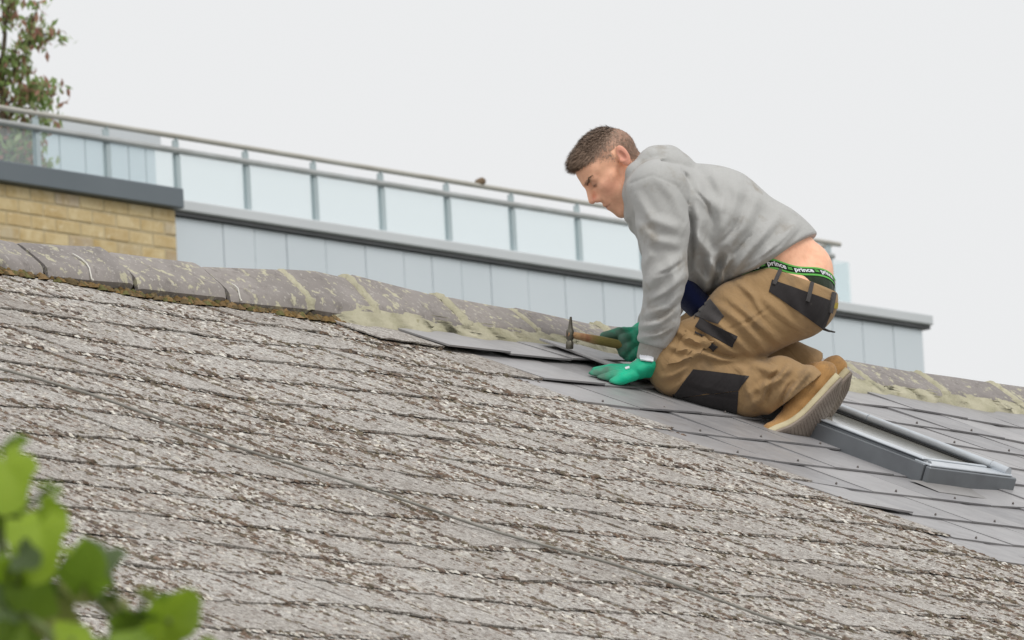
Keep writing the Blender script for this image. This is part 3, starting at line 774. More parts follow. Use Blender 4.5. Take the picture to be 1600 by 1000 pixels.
# ---------------------------------------------------------------- climbing plant close to the camera, lower left
PD = 7.0; pm = PD/FPX
def pp(x, y, w=0): return P(x, y, PD+w)
base = pp(120, 1300); base[2] = 0
plant = empty('climbing_plant', Matrix.Translation(base)); tag(plant, 'leafy green climbing plant, out of focus, in the near lower left corner', 'plant')
def leaf_mat(name, c, c2, tr_):
    m = NT(name); co = m.pos('object')
    col = m.mix(m.ramp(m.noise(co, 18, 4), (.35, 0.), (.65, 1.)), c, c2); m.color(col); m.rough(.45, .4)
    m.bump(m.noise(co, 60, 3), .3, .003)
    t = m.n('BsdfTranslucent'); m.l(m.mix(.5, col, (.20, .36, .03)), t.inputs[0]); x = m.n('MixShader'); x.inputs[0].default_value = tr_
    m.l(m.b.outputs[0], x.inputs[1]); m.l(t.outputs[0], x.inputs[2]); m.l(x.outputs[0], m.out.inputs[0]); return m.m
LM = {'b': leaf_mat('bright_leaf_mat', (.38, .52, .035), (.30, .44, .03), .45), 'm': leaf_mat('mid_leaf_mat', (.20, .31, .035), (.26, .38, .04), .4),
      'd': leaf_mat('dark_leaf_mat', (.06, .095, .03), (.09, .13, .04), .2), 'y': leaf_mat('yellowing_leaf_mat', (.30, .32, .10), (.24, .22, .07), .4)}
def leaf_mesh(seed, fold, curl):
    r = random.Random(seed); nr, na = 5, 26; v = [(0, 0, 0)]
    for i in range(1, nr+1):
        for j in range(na):
            a = -math.pi*.94 + 2*math.pi*.94*j/(na-1)                # heart-shaped, toothed blade with five shallow lobes
            R = .60 + .24*math.cos(a) + .20*max(0, math.cos(a))**7 + .055*math.cos(5*a) + .06*math.cos(2*a) + .045*math.sin(17*a+seed)
            q = i/nr; x, y = R*q*math.sin(a), R*q*math.cos(a)
            z = fold*abs(x) - curl*(y*y) - .10*x*x + .05*q*math.sin(5*a+seed) + .03*q*q*math.sin(9*a+2*seed)
            v.append((x, y, z))
    f = [(0, 1+j, 2+j) for j in range(na-1)] + [(1+(i-1)*na+j, 1+i*na+j, 2+i*na+j, 2+(i-1)*na+j) for i in range(1, nr) for j in range(na-1)]
    return v, f
# centre x, y, size (px, half length), direction of the tip in the picture (degrees, 0 = up), tilt towards camera, depth, tone
leaves = [(10, 750, 62, 170, 40, .02, 'b'), (-15, 815, 70, 200, 30, .05, 'm'), (60, 850, 62, 185, 50, -.03, 'b'), (36, 905, 70, 150, 35, .0, 'm'), (78, 800, 34, 120, 55, .04, 'b'),
          (136, 888, 52, 10, 35, .0, 'm'), (158, 878, 44, 200, 68, .03, 'd'), (128, 915, 40, 160, 40, .02, 'y'), (286, 972, 66, 100, 40, -.04, 'b'), (232, 980, 66, 60, 45, .02, 'm'), (205, 975, 46, 250, 55, .0, 'd'),
          (160, 960, 46, 230, 60, .06, 'd'), (92, 970, 48, 140, 40, .02, 'y'), (104, 930, 34, 80, 60, .06, 'd'), (30, 985, 60, 150, 40, .03, 'm'), (2, 900, 46, 220, 40, -.02, 'b'), (235, 925, 24, 60, 65, .05, 'y'),
          (20, 700, 30, 190, 55, .06, 'm'), (70, 770, 30, 230, 60, .0, 'm'), (45, 870, 34, 100, 60, -.05, 'd'), (110, 850, 30, 330, 55, .03, 'b'), (180, 935, 34, 20, 60, .05, 'y'), (300, 935, 26, 40, 55, .04, 'b'), (255, 945, 40, 350, 60, .02, 'm'), (14, 940, 44, 60, 55, -.05, 'd'), (120, 985, 44, 30, 50, -.04, 'b'), (200, 1000, 44, 320, 40, -.05, 'm'),
          (-30, 900, 60, 150, 30, .08, 'm'), (330, 1050, 60, 150, 40, .0, 'b'), (250, 1060, 62, 180, 40, .03, 'm'), (160, 1050, 60, 200, 40, .0, 'm'), (70, 1060, 60, 170, 40, .05, 'b'), (-40, 1000, 60, 150, 40, .0, 'm')]
stem = MB(); main = [base*0, pp(100, 1250, .05)-base, pp(60, 1060, .06)-base, pp(20, 960, .06)-base, pp(-6, 800, .07)-base, pp(-20, 700, .08)-base]
stem.tube(main, [.012, .009, .006, .005, .004, .002], 7)
side = [pp(70, 1100, .06)-base, pp(140, 1020, .05)-base, pp(200, 985, .05)-base, pp(270, 1000, .03)-base, pp(330, 1060, .03)-base]
stem.tube(side, [.006, .005, .004, .003, .002], 6)
stem.tube([pp(20, 960, .06)-base, pp(40, 962, -.03)-base, pp(75, 985, -.05)-base, pp(90, 1040, -.03)-base], .004, 6)
for i, (x, y, sz, dr, tilt, w, tone) in enumerate(leaves):
    v, f = leaf_mesh(i*3+1, random.Random(i).uniform(.05, .45), random.Random(i+50).uniform(.1, .5))
    o = mesh_obj('leaf', v, f, LM[tone], plant, True)
    a = math.radians(dr); tl = math.radians(tilt*random.Random(i+9).choice((1, 1, -1)))
    yv = CR*math.sin(a)+CU*math.cos(a); xv = CR*math.cos(a)-CU*math.sin(a); zv = -CF
    y2 = yv*math.cos(tl)+zv*math.sin(tl); z2 = zv*math.cos(tl)-yv*math.sin(tl)
    rl = math.radians(random.Random(i+5).uniform(-35, 35)); x3 = xv*math.cos(rl)+z2*math.sin(rl); z3 = z2*math.cos(rl)-xv*math.sin(rl)
    sc = sz*pm*1.3; o.matrix_local = frame(pp(x, y, w)-yv*sz*pm*.45-base, x3*sc, y2*sc, z3*sc)
    p0 = pp(x, y, w)-yv*sz*pm*.35-base; al = main[2:]+side
    near = min(al, key=lambda q: np.linalg.norm(q-p0)); stem.tube([near, (near+p0)/2-np.array([0, 0, .006]), p0], .0022, 5)
stem.build('stem', simple('stem_mat', (.16, .22, .06), (.12, .15, .05), 30, .6), plant, True)
# ---------------------------------------------------------------- the roofer
U = 600.0
PX0, PY0 = 1130, 640
PO = P(PX0, PY0, 22.0)
PM = frame(PO, CR, CU, -CF)                    # local x = right, y = up, z = towards his left side
person = empty('person', PM)
tag(person, 'kneeling man in grey hooded sweatshirt and khaki work trousers bending over the new slates', 'person')
def J(x, y, w=0.): return np.array([(x-PX0)/U, (PY0-y)/U, -w])
def R_(px): return px/U
def J2(pts): return [J(*q)[:2] for q in pts]
def chain(p, pts, k=.02, kz=1.0):
    """pts: (x, y, w, radius in px)"""
    d = None
    for a, b in zip(pts[:-1], pts[1:]):
        q = cone(p, J(*a[:3]), J(*b[:3]), R_(a[3]), R_(b[3]), kz); d = q if d is None else smin(d, q, k)
    return d
def folds(p, d, lst, side=1):
    """soft ridges (amp > 0) and creases (amp < 0) drawn as polylines on the near side of a garment"""
    for pts, amp, wid in lst:
        r, t = seg2(p, J2(pts)); taper = np.clip(np.sin(np.pi*np.clip(t, .02, .98)), 0, 1)**.6
        m = np.clip((p[..., 2]*side+.02)/.05, 0, 1)
        w = .82*wid/U; a = 1.35*amp/U
        d = d - a*taper*m*(np.exp(-(r/w)**2) - .35*np.exp(-((r-1.7*w)/w)**2))
    return d

# ---- shapes ------------------------------------------------------------------------------
ZT = 1.22
def torso(p, g=0.):
    d = chain(p, [(1036, 302, 0, 58+g), (1110, 350, 0, 88+g), (1200, 400, 0, 76+g), (1250, 425, 0, 62+g)], .03, ZT)
    d = smin(d, cone(p, J(1026, 300, -.15), J(1026, 300, .15), R_(46+g), R_(46+g)), .05)          # shoulders
    return d
def hips(p, g=0.):
    d = cone(p, J(1243, 464, -.065), J(1243, 464, .065), R_(61+g), R_(61+g))
    d = smin(d, cone(p, J(1262, 470, -.085), J(1262, 470, -.075), R_(44+g), R_(44+g)), .02)
    d = smin(d, cone(p, J(1262, 470, .075), J(1262, 470, .085), R_(44+g), R_(44+g)), .02)
    return d
LEGN = [(1232, 472, -.10, 60), (1150, 513, -.14, 59), (1066, 568, -.155, 47), (1058, 573, -.155, 47)]
SHIN = [(1060, 574, -.155, 45), (1110, 592, -.155, 46), (1165, 603, -.16, 45), (1215, 603, -.165, 44), (1252, 612, -.165, 44)]
def mirror(c, dx, dy, w): return [(x+dx, y+dy, w, r) for x, y, ww, r in c]
LEGF = [(1235, 468, .10, 60), (1150, 500, .13, 58), (1072, 548, .15, 46), (1064, 552, .15, 46)]
SHINF = mirror(SHIN, 12, -26, .15)
ARMN = [(1028, 300, -.185, 46), (1034, 360, -.215, 39), (1037, 430, -.23, 33), (1029, 500, -.205, 29), (1021, 530, -.19, 27)]
ARMF = [(1022, 300, .185, 44), (1040, 380, .24, 37), (1060, 440, .24, 33), (1030, 500, .18, 27), (1012, 520, .15, 25)]

# head frame: x forward, y to his left, z up
_ha = math.radians(43); _hy = math.radians(9)
hf = np.array([-math.cos(_ha), -math.sin(_ha), 0]); hu = np.array([-math.sin(_ha), math.cos(_ha), 0]); hl = np.array([0, 0, 1.])
hf, hl = hf*math.cos(_hy) + hl*math.sin(_hy), hl*math.cos(_hy) - hf*math.sin(_hy)
HC = J(966, 254, 0)
HM = np.stack([hf, hl, hu], 1).astype(np.float32)         # columns
HS = 1.0
def to_head(p): return ((p - HC.astype(np.float32))@HM)/HS
def head(p):
    q = to_head(p); y = np.abs(q[..., 1]); qs = np.stack([q[..., 0], y, q[..., 2]], -1)
    d = ell(qs, (.014, 0, .030), (.084, .074, .071))
    d = smin(d, ell(qs, (.062, 0, .030), (.042, .060, .045)), .02)                       # forehead
    d = smin(d, ell(qs, (.054, 0, -.030), (.048, .056, .066)), .02)                      # mid face
    d = smin(d, cone(qs, (.006, .050, -.050), (.074, .016, -.097), .020, .017), .022)     # jaw
    d = smin(d, cone(qs, (.080, 0, -.098), (.080, .010, -.098), .0175, .016), .016)       # chin
    d = smin(d, cone(qs, (.072, .043, -.018), (.046, .053, -.012), .015, .011), .02)     # cheekbone
    d = smin(d, cone(qs, (.098, .008, .017), (.083, .046, .014), .0095, .008), .012)      # brow
    d = smin(d, ell(qs, (.086, 0, -.066), (.018, .028, .028)), .012)                     # muzzle
    d = smax(d, -ell(qs, (.104, .031, .003), (.016, .018, .010)), .010)                   # eye socket
    d = smin(d, ell(qs, (.0835, .031, .002), (.0125, .0145, .0115)), .004)               # eyeball and lid
    d = smin(d, cone(qs, (.0915, .020, -.0005), (.087, .044, -.003), .0028, .0026), .002) # upper lid edge
    n = cone(qs, (.100, 0, .010), (.1185, 0, -.0255), .0075, .0098)
    n = smin(n, cone(qs, (.106, .009, -.034), (.104, .012, -.034), .0080, .0075), .006)
    d = smin(d, n, .010)
    d = smax(d, -cone(qs, (.110, .006, -.043), (.110, .008, -.043), .0035, .0035), .003)  # nostril
    d = smin(d, cone(qs, (.1015, 0, -.0565), (.088, .022, -.0645), .0058, .003), .004)    # upper lip
    d = smin(d, cone(qs, (.0985, 0, -.0700), (.087, .020, -.0660), .0066, .003), .004)    # lower lip
    d = smax(d, -cone(qs, (.1085, 0, -.0632), (.091, .024, -.0655), .0022, .0014), .002)  # mouth line
    # ear
    er = ell(q*np.array([1, 1, 1]), (-.006, .0775, .003), (.0185, .0085, .031))
    ey = ell(qs, (-.008, .0775, .004), (.0150, .0070, .0295), np.array([[.93, .22, -.22], [-.25, .96, -.02], [.22, .06, .97]]))
    ey = smax(ey, -ell(qs, (-.004, .0865, .008), (.0085, .0085, .0165)), .003)
    ey = smin(ey, ell(qs, (.006, .0800, -.002), (.004, .004, .006)), .003)
    d = smin(d, ey, .006)
    return d*HS
def neck(p): return smin(chain(p, [(985, 268, 0, 32), (1012, 288, 0, 34), (1040, 310, 0, 40)], .02), chain(p, [(978, 300, 0, 22), (1010, 315, 0, 36)], .02), .03)

def body_sdf(p):
    d = smin(head(p), neck(p), .018)
    d = smin(d, torso(p, -9), .03)
    d = smin(d, hips(p, -5.5), .03)
    for ch, g in ((LEGN, -14), (SHIN[:3], -18), (LEGF, -14), (SHINF[:3], -18), (ARMN, -12), (ARMF, -12)):
        d = smin(d, chain(p, [(a, b, c, r+g) for a, b, c, r in ch], .02), .025)
    # hollow of the spine between hem and waistband
    r, t = seg2(p, J2([(1278, 372), (1305, 440)])); d = d + .006*np.exp(-((p[..., 2])/.012)**2)*np.clip((p[..., 0]-.19)/.04, 0, 1)
    return d
def skin_mat():
    m = NT('skin_mat'); a = m.n('Attribute', attribute_name='tint'); co = m.pos('object')
    c = m.mix(.5, a.outputs['Color'], m.ramp(m.noise(co, 55, 5, .65), (.3, (.84, .70, .64)), (.7, (1.14, 1.12, 1.10))), 'MULTIPLY')
    m.color(c); m.rough(.5, .35); m.b.inputs['Subsurface Weight'].default_value = .12; m.b.inputs['Subsurface Radius'].default_value = (.012, .005, .003)
    m.b.inputs['Subsurface Scale'].default_value = .5
    m.bump(m.noise(co, 420, 3), .12, .002); return m.m
# skin: the head at fine resolution, the rest of the body coarser, one continuous surface
v, f = surface(body_sdf, np.minimum(J(868, 690, .36), J(1330, 188, -.36)), np.maximum(J(868, 690, .36), J(1330, 188, -.36)), .0042)
# refine the head: subdivide there and pull onto the exact shape
bm = bmesh.new(); me_ = bpy.data.meshes.new('tmp'); me_.from_pydata([tuple(map(float, q)) for q in v], [], [tuple(map(int, q)) for q in f]); bm.from_mesh(me_); bpy.data.meshes.remove(me_)
bm.verts.ensure_lookup_table(); xh = J(1004, 0)[0]; yh = J(0, 352)[1]
ed = [e for e in bm.edges if all(w.co.x < xh and w.co.y > yh and to_head(np.array(w.co))[0] > -.10 and to_head(np.array(w.co))[2] > -.13 for w in e.verts)]
bmesh.ops.subdivide_edges(bm, edges=ed, cuts=1, use_grid_fill=True)
bmesh.ops.triangulate(bm, faces=[q for q in bm.faces if len(q.verts) > 4])
me_ = bpy.data.meshes.new('body'); bm.to_mesh(me_); bm.free()
co_ = np.empty(len(me_.vertices)*3, np.float32); me_.vertices.foreach_get('co', co_); co_ = co_.reshape(-1, 3)
hd = (co_[:, 0] < xh) & (co_[:, 1] > yh); co_[hd] = snap(body_sdf, co_[hd], 0, 2)
me_.vertices.foreach_set('co', co_.ravel()); me_.polygons.foreach_set('use_smooth', [True]*len(me_.polygons)); me_.update()
body = link('body', me_, skin_mat(), person)
q = to_head(co_); ya = np.abs(q[:, 1])
def sm(x, a, b): t = np.clip((x-a)/(b-a), 0, 1); return t*t*(3-2*t)
def gz(x, z, y, c, r): return np.exp(-(((x-c[0])/r[0])**2+((z-c[2])/r[2])**2+((y-c[1])/r[1])**2))
tint = np.tile(np.array([.97, .555, .375]), (len(co_), 1))
def blend(m, c):
    global tint
    tint = tint*(1-m[:, None]) + np.array(c)*m[:, None]
qx, qz = q[:, 0], q[:, 2]
blend(.6*gz(qx, qz, ya, (.07, .045, -.03), (.03, .03, .022)), (.88, .42, .31))
blend(.8*gz(qx, qz, ya, (.115, 0, -.028), (.015, .02, .016)), (.90, .44, .33))
stub = sm(-qz, .045, .075)*sm(qx, -.02, .03)*hd + 0.7*gz(qx, qz, ya, (.1, 0, -.05), (.012, .026, .007))*hd
blend(np.clip(.36*stub, 0, .5), (.38, .22, .15))
blend(.85*gz(qx, qz, ya, (.095, 0, -.0635), (.014, .017, .0085)), (.50, .20, .16))
blend(.85*sm(ya, .074, .080)*gz(qx, qz, ya, (-.008, .08, .004), (.03, .03, .05)), (.62, .27, .21))
blend(.6*gz(qx, qz, ya, (.09, .031, .003), (.016, .02, .009)), (.33, .16, .12))  # shade of the eye sockets painted into the skin tint
blend(.9*gz(qx, qz, ya, (.092, .032, -.0025), (.012, .014, .0026)), (.07, .04, .03))
blend(.5*gz(qx, qz, ya, (.088, .024, .016), (.03, .026, .004)), (.16, .09, .06))
blend(.7*gz(qx, qz, ya, (.097, 0, -.0638), (.014, .022, .0020)), (.22, .08, .06))
HEADV = hd & (qx > -.12) & (qz > -.14)
# hairline: where the scalp carries hair, and how dense
def hairmask(qx, ya, qz):
    front = qz - np.interp(qx, [-.2, -.03, .015, .045, .075, .098, .12], [-.045, -.032, .010, .034, .052, .062, .066])
    return sm(front + .003*np.sin(qx*900)*np.sin(qz*700), -.012, .016)
hm = hairmask(qx, ya, qz)*HEADV
earm = (ya > .0700) & (qx > -.03) & (qx < .009) & (np.abs(qz-.002) < .031); hm = np.where(earm, 0, hm)
fade = np.maximum(np.clip((qz-.0)/.07, .35, 1), sm(-qx, .0, .03))
blend(hm*(.30+.5*fade), (.185, .125, .095))
with_tint(body, tint)

# ---- hair: short strands, clipped at the sides and longer on top, brushed forward
nrmv = np.zeros_like(co_); _k = hm > .1; nrmv[_k] = grad(body_sdf, co_[_k])
M_HAIR = NT('hair_mat'); _a = M_HAIR.n('Attribute', attribute_name='tint'); M_HAIR.color(_a.outputs['Color']); M_HAIR.rough(.55, .3); M_HAIR = M_HAIR.m
idx_ = np.where(hm > .15)[0]; hr = np.random.default_rng(4)
NS = 24000
pick = idx_[hr.integers(0, len(idx_), NS)]; pick = pick[hr.random(NS) < hm[pick]*(.28+.72*np.maximum(sm(qz[pick], .035, .07), .5*sm(-qx[pick], .0, .03)))]
b = co_[pick] + hr.normal(0, .0014, (len(pick), 3)); nn = nrmv[pick]; bx_, bz_ = qx[pick], qz[pick]
topness = sm(bz_, .050, .088); frontness = sm(bx_, .03, .085)*sm(bz_, .04, .055)
ln = .0050 + .012*topness + .017*frontness; ln *= hr.uniform(.6, 1.25, len(pick))*(.55+.45*np.clip(hm[pick], 0, 1))
fwd = HM[:, 0]; upv = HM[:, 2]
dirs = nn*(.16+.22*topness)[:, None] + fwd*(.55+.5*frontness)[:, None] - upv*(.55*(1-topness)*(1-frontness))[:, None] + upv*(.18*topness)[:, None] + hr.normal(0, .11, (len(pick), 3))
dirs /= np.linalg.norm(dirs, axis=1, keepdims=True)
sidev = np.cross(dirs, nn); sidev /= np.linalg.norm(sidev, axis=1, keepdims=True)+1e-6
wdt = (.0007 + .0005*topness)[:, None]
mid = b + dirs*(ln*.55)[:, None] + nn*(ln*.12)[:, None]; tip = b + dirs*ln[:, None] - nn*(ln*.05)[:, None]
base_ = b - nn*.001
V = np.stack([base_-sidev*wdt, base_+sidev*wdt, mid+sidev*wdt*.8, mid-sidev*wdt*.8, tip], 1).reshape(-1, 3)
n5 = np.arange(len(pick))*5
F = np.concatenate([np.stack([n5, n5+1, n5+2], 1), np.stack([n5, n5+2, n5+3], 1), np.stack([n5+3, n5+2, n5+4], 1)])
hc = np.array([.20, .138, .10])*hr.uniform(.7, 1.3, (len(pick), 1)) + np.array([.05, .035, .022])*frontness[:, None] + np.array([.10, .07, .055])*(1-topness)[:, None]*(1-frontness)[:, None]
hair = with_tint(fast_mesh('hair', V, F, M_HAIR, person), np.repeat(hc, 5, 0))
# eyebrows and lashes
def strands(name, rows, col):
    V, F = [], []
    for p0, tip_, s_ in rows: V += [p0-s_, p0+s_, tip_]; F.append((len(V)-3, len(V)-2, len(V)-1))
    with_tint(fast_mesh(name, np.array(V), np.array(F), M_HAIR, person, False), np.tile(col, (len(V), 1)))
for sgn in (1, -1):
    rows = []
    for i in range(170):
        a = hr.random(); p0 = HC + HM@np.array([.1005-.020*a**1.4, sgn*(.010+.040*a), .0155+.005*math.sin(2.4*a)+hr.normal(0, .0018)])
        rows.append((p0, HM@np.array([-.35, sgn*.9, .30-.5*a])*hr.uniform(.004, .007), HM[:, 2]*.0004))
    pb = snap(body_sdf, np.array([q_[0] for q_ in rows]), .0003, 4); rows = [(p_, p_+q_[1], q_[2]) for p_, q_ in zip(pb, rows)]
    strands('eyebrow', rows, [.11, .07, .05]); rows = []
    for i in range(60):
        a = hr.random(); p0 = HC + HM@np.array([.0945-.006*a, sgn*(.020+.024*a), -.0018-.003*a]); rows.append((p0, p0+HM@np.array([.75, sgn*.3*a, -.55])*hr.uniform(.003, .006), HM[:, 1]*.0005))
    strands('eyelashes', rows, [.05, .035, .03])

# ---- cloth materials
def cloth(name, c, c2, dirt, dscale, dlo, dhi, weave=900, bump=.25, big=6, rough=.95, th=.9, wk=5.0):
    m = NT(name); co = m.pos('object')
    col = m.mix(m.ramp(m.noise(co, big, 4), (.35, 0.), (.65, 1.)), c, c2)
    col = m.mix(m.ramp(m.noise(co, 500, 2, .7), (.3, 0.), (.7, .35)), col, tuple(min(1, 1.35*x) for x in c))
    col = m.mix(m.ramp(m.noise(co, dscale, 5, .65), (dlo, 0.), (dhi, .75)), col, dirt)
    m.color(col); m.rough(rough, .12); m.b.inputs['Sheen Weight'].default_value = .15
    cx_ = m.n('CombineXYZ')                                          # creases drawn out along one direction of the cloth
    for i, ax_ in enumerate(((7*math.cos(th), 7*math.sin(th), 3), (-34*math.sin(th), 34*math.cos(th), 8), (0, 0, 12))):
        dp = m.n('VectorMath', operation='DOT_PRODUCT'); m.l(co, dp.inputs[0]); dp.inputs[1].default_value = ax_; m.l(dp.outputs['Value'], cx_.inputs[i])
    wr = m.ramp(m.noise(cx_.outputs[0], 1.0, 3, .5, .5), (.36, 0.), (.5, .45), (.66, 1.))
    m.bump(m.math('ADD', m.math('ADD', m.noise(co, weave, 2), m.math('MULTIPLY', m.noise(co, 70, 4), 2.0)), m.math('MULTIPLY', wr, wk)), bump, .004); return m.m
M_HOOD = cloth('grey_sweatshirt_mat', (.44, .44, .43), (.40, .40, .39), (.25, .21, .16), 9, .55, .74, th=1.0, wk=2.4)
M_RIB = cloth('ribbed_cuff_mat', (.37, .355, .33), (.33, .315, .29), (.24, .20, .15), 12, .55, .75)
M_KHAKI = cloth('khaki_canvas_mat', (.345, .225, .115), (.30, .19, .09), (.17, .125, .08), 9, .52, .74, th=-.78, wk=4.0)
M_BLACK = cloth('black_canvas_mat', (.030, .027, .028), (.040, .036, .036), (.16, .145, .13), 16, .64, .80, bump=.2)
M_DARK = cloth('dark_grey_canvas_mat', (.075, .07, .07), (.055, .05, .05), (.16, .14, .12), 14, .62, .8)
M_BLUE = cloth('navy_cotton_mat', (.014, .022, .085), (.012, .018, .065), (.03, .035, .07), 12, .6, .8)

# ---- hooded sweatshirt
HEM_A, HEM_B = J(1272, 369), J(1096, 466)
hn = nrm([-(HEM_B-HEM_A)[1], (HEM_B-HEM_A)[0], 0]); hn = hn if hn[0] > 0 else -hn; hn = nrm(hn + np.array([0, 0, .10]))
HFOLD = [([(1076, 300), (1092, 345), (1085, 400)], 7, 12), ([(1084, 285), (1120, 330), (1130, 380)], 4, 13), ([(1150, 290), (1140, 340), (1110, 385)], 4, 12), ([(1180, 310), (1160, 355), (1120, 400)], 4, 11),
         ([(1215, 335), (1180, 380), (1140, 420)], 4.5, 11), ([(1238, 352), (1205, 385), (1165, 420)], 4, 9), ([(1076, 360), (1108, 400), (1112, 448)], 6, 9), ([(1086, 420), (1100, 440), (1106, 462)], 5, 7),
         ([(1130, 392), (1118, 420), (1116, 452)], -6, 7), ([(1165, 395), (1150, 418), (1142, 440)], 4, 7), ([(1200, 385), (1190, 402), (1172, 424)], 4, 7), ([(1060, 255), (1090, 290), (1094, 330)], 3.5, 10),
         ([(1244, 350), (1228, 372), (1202, 404)], 3, 7),
         ([(990, 296), (1002, 268), (1036, 254), (1078, 252)], -3.5, 5), ([(1000, 300), (1020, 276), (1060, 264), (1096, 276)], 3, 8), ([(1000, 250), (1024, 240), (1056, 240)], -1.2, 5),
         ([(1110, 270), (1128, 310), (1122, 350)], 3, 9), ([(1095, 400), (1125, 430), (1130, 452)], 4, 7), ([(1074, 330), (1080, 375), (1074, 430)], -4, 6),
         ([(1246, 350), (1216, 384), (1180, 410), (1140, 430)], -1.6, 3), ([(1084, 300), (1104, 322), (1112, 352)], -2.2, 3), ([(1140, 400), (1128, 424), (1122, 450)], 3, 4), ([(1180, 360), (1158, 384), (1140, 402)], -2, 3.5), ([(1160, 330), (1146, 360), (1120, 384)], -1.8, 3.5)]
SFOLD = [([(988, 300), (1015, 345), (1060, 360)], 4, 10), ([(992, 345), (1020, 378), (1064, 385)], 3.5, 9), ([(1064, 400), (1030, 425), (1008, 450)], 4, 9), ([(1066, 430), (1040, 455), (1012, 470)], 4, 8),
         ([(1064, 455), (1040, 480), (1006, 492)], 4, 7), ([(1056, 482), (1030, 505), (1000, 512)], 4.5, 7), ([(1050, 505), (1026, 522), (996, 528)], 4, 6), ([(1024, 280), (1050, 310), (1066, 350)], 3, 10),
         ([(1000, 420), (1012, 400), (1010, 370)], 3, 8), ([(1040, 400), (1052, 440), (1046, 480)], 2.5, 8), ([(1066, 408), (1044, 424), (1020, 432)], -2.4, 3.2), ([(1064, 442), (1040, 462), (1014, 474)], -2.4, 3.2), ([(1056, 476), (1034, 494), (1008, 502)], -2.2, 3), ([(1048, 508), (1030, 518), (1006, 522)], -2.2, 3)]
def sleeves(p, g=0):
    a = chain(p, [(x, y, w, r+g) for x, y, w, r in ARMN], .02); b = chain(p, [(x, y, w, r+g) for x, y, w, r in ARMF], .02)
    return a, b
def hood_sdf(p):
    d = ell(p, J(1046, 256, 0), (R_(46), R_(26), .115), np.array([[.93, .37, 0], [-.37, .93, 0], [0, 0, 1]]))
    for s in (1, -1):
        rim = chain(p, [(1046, 246, 0, 16), (1016, 252, -s*.062, 17), (994, 272, -s*.080, 15), (988, 304, -s*.074, 14), (990, 335, -s*.045, 13), (996, 352, 0, 12)], .02)
        d = smin(d, rim, .014)
    return d
def hoodie_sdf(p):
    d = torso(p, 2)
    d = smin(d, chain(p, [(1060, 345, 0, 70), (1090, 392, 0, 62), (1105, 425, 0, 40)], .03, 1.5), .04)      # loose belly
    d = folds(p, d, HFOLD)
    d = d - .0020*np.sin(p[..., 0]*46+p[..., 1]*30+3*np.sin(p[..., 1]*23))*np.clip(p[..., 2]/.1, 0, 1)
    d = smin(d, hood_sdf(p), .006)
    d = smax(d, (p - HEM_A.astype(np.float32))@hn.astype(np.float32) - .015*np.exp(-((p[..., 0]-J(1190, 0)[0])/.075)**2), .010)
    a, b = sleeves(p)
    a = folds(p, a, SFOLD)
    cutp = lambda q0, dr: (p-J(*q0).astype(np.float32))@nrm(dr).astype(np.float32)
    a = smax(a, cutp((1020, 541, -.187), [-.25, -.97, 0]), .010); b = smax(b, cutp((1011, 521, .148), [-.85, -.35, .4]), .010)
    a = a - .0007*np.sin(p[..., 1]*75+p[..., 0]*35)*np.clip((.30-p[..., 1])/.2, 0, 1)
    d = smin(d, a, .012); d = smin(d, b, .02)
    # opening for neck and head
    d = smax(d, -chain(p, [(960, 270, 0, 48), (990, 290, 0, 33), (1008, 300, 0, 26)], .02), .008)
    # seam round the shoulder
    r, t = seg2(p, J2([(984, 288), (1018, 276), (1054, 292), (1072, 320)])); d = d + .0022*np.exp(-(r/.0035)**2)*(p[..., 2] > .10)
    return d
lo = np.minimum(J(960, 580, .34), J(1310, 212, -.34)); hi = np.maximum(J(960, 580, .34), J(1310, 212, -.34))
v, f = surface(hoodie_sdf, lo, hi, .0040)
hoodie = fast_mesh('hooded_sweatshirt', v, f, M_HOOD, person)
tag(hoodie, 'worn light grey hooded sweatshirt with dirt marks')
def tube_sdf(pts, k=.01, kz=1.0): return lambda p: chain(p, pts, k, kz)
def blob(name, fn, pts, pad, h, mat, parent):
    c = np.array([J(*q[:3]) for q in pts]); v, f = surface(fn, c.min(0)-pad, c.max(0)+pad, h); return fast_mesh(name, v, f, mat, parent)
def ribs(fn, ax, n=34): return lambda p: fn(p)
for pts in ([(1021, 534, -.188, 21.5), (1017, 548, -.183, 20.5), (1013, 564, -.178, 21)], [(1008, 522, .145, 21), (1000, 527, .135, 20)]):
    fn = tube_sdf(pts)
    ctr = J(*pts[0][:3]); axd = nrm(J(*pts[-1][:3])-ctr); e1 = nrm(np.cross(axd, [0, 0, 1])); e2 = np.cross(axd, e1)
    def rib(p, fn=fn, ctr=ctr, e1=e1, e2=e2, axd=axd, end=J(*pts[-1][:3])):
        q = p-ctr.astype(np.float32); a = np.arctan2(q@e1.astype(np.float32), q@e2.astype(np.float32))
        d = fn(p) + .0009*np.cos(a*30); return smax(d, (p-end.astype(np.float32))@axd.astype(np.float32), .003)
    blob('cuff', rib, pts, .05, .003, M_RIB, hoodie)

# navy shirt showing in the gap under the belly
bl_ = [(1070, 452, -.03, 26), (1090, 476, -.03, 22)]
blob('shirt', tube_sdf(bl_, .01, 2.2), bl_, .12, .006, M_BLUE, person)

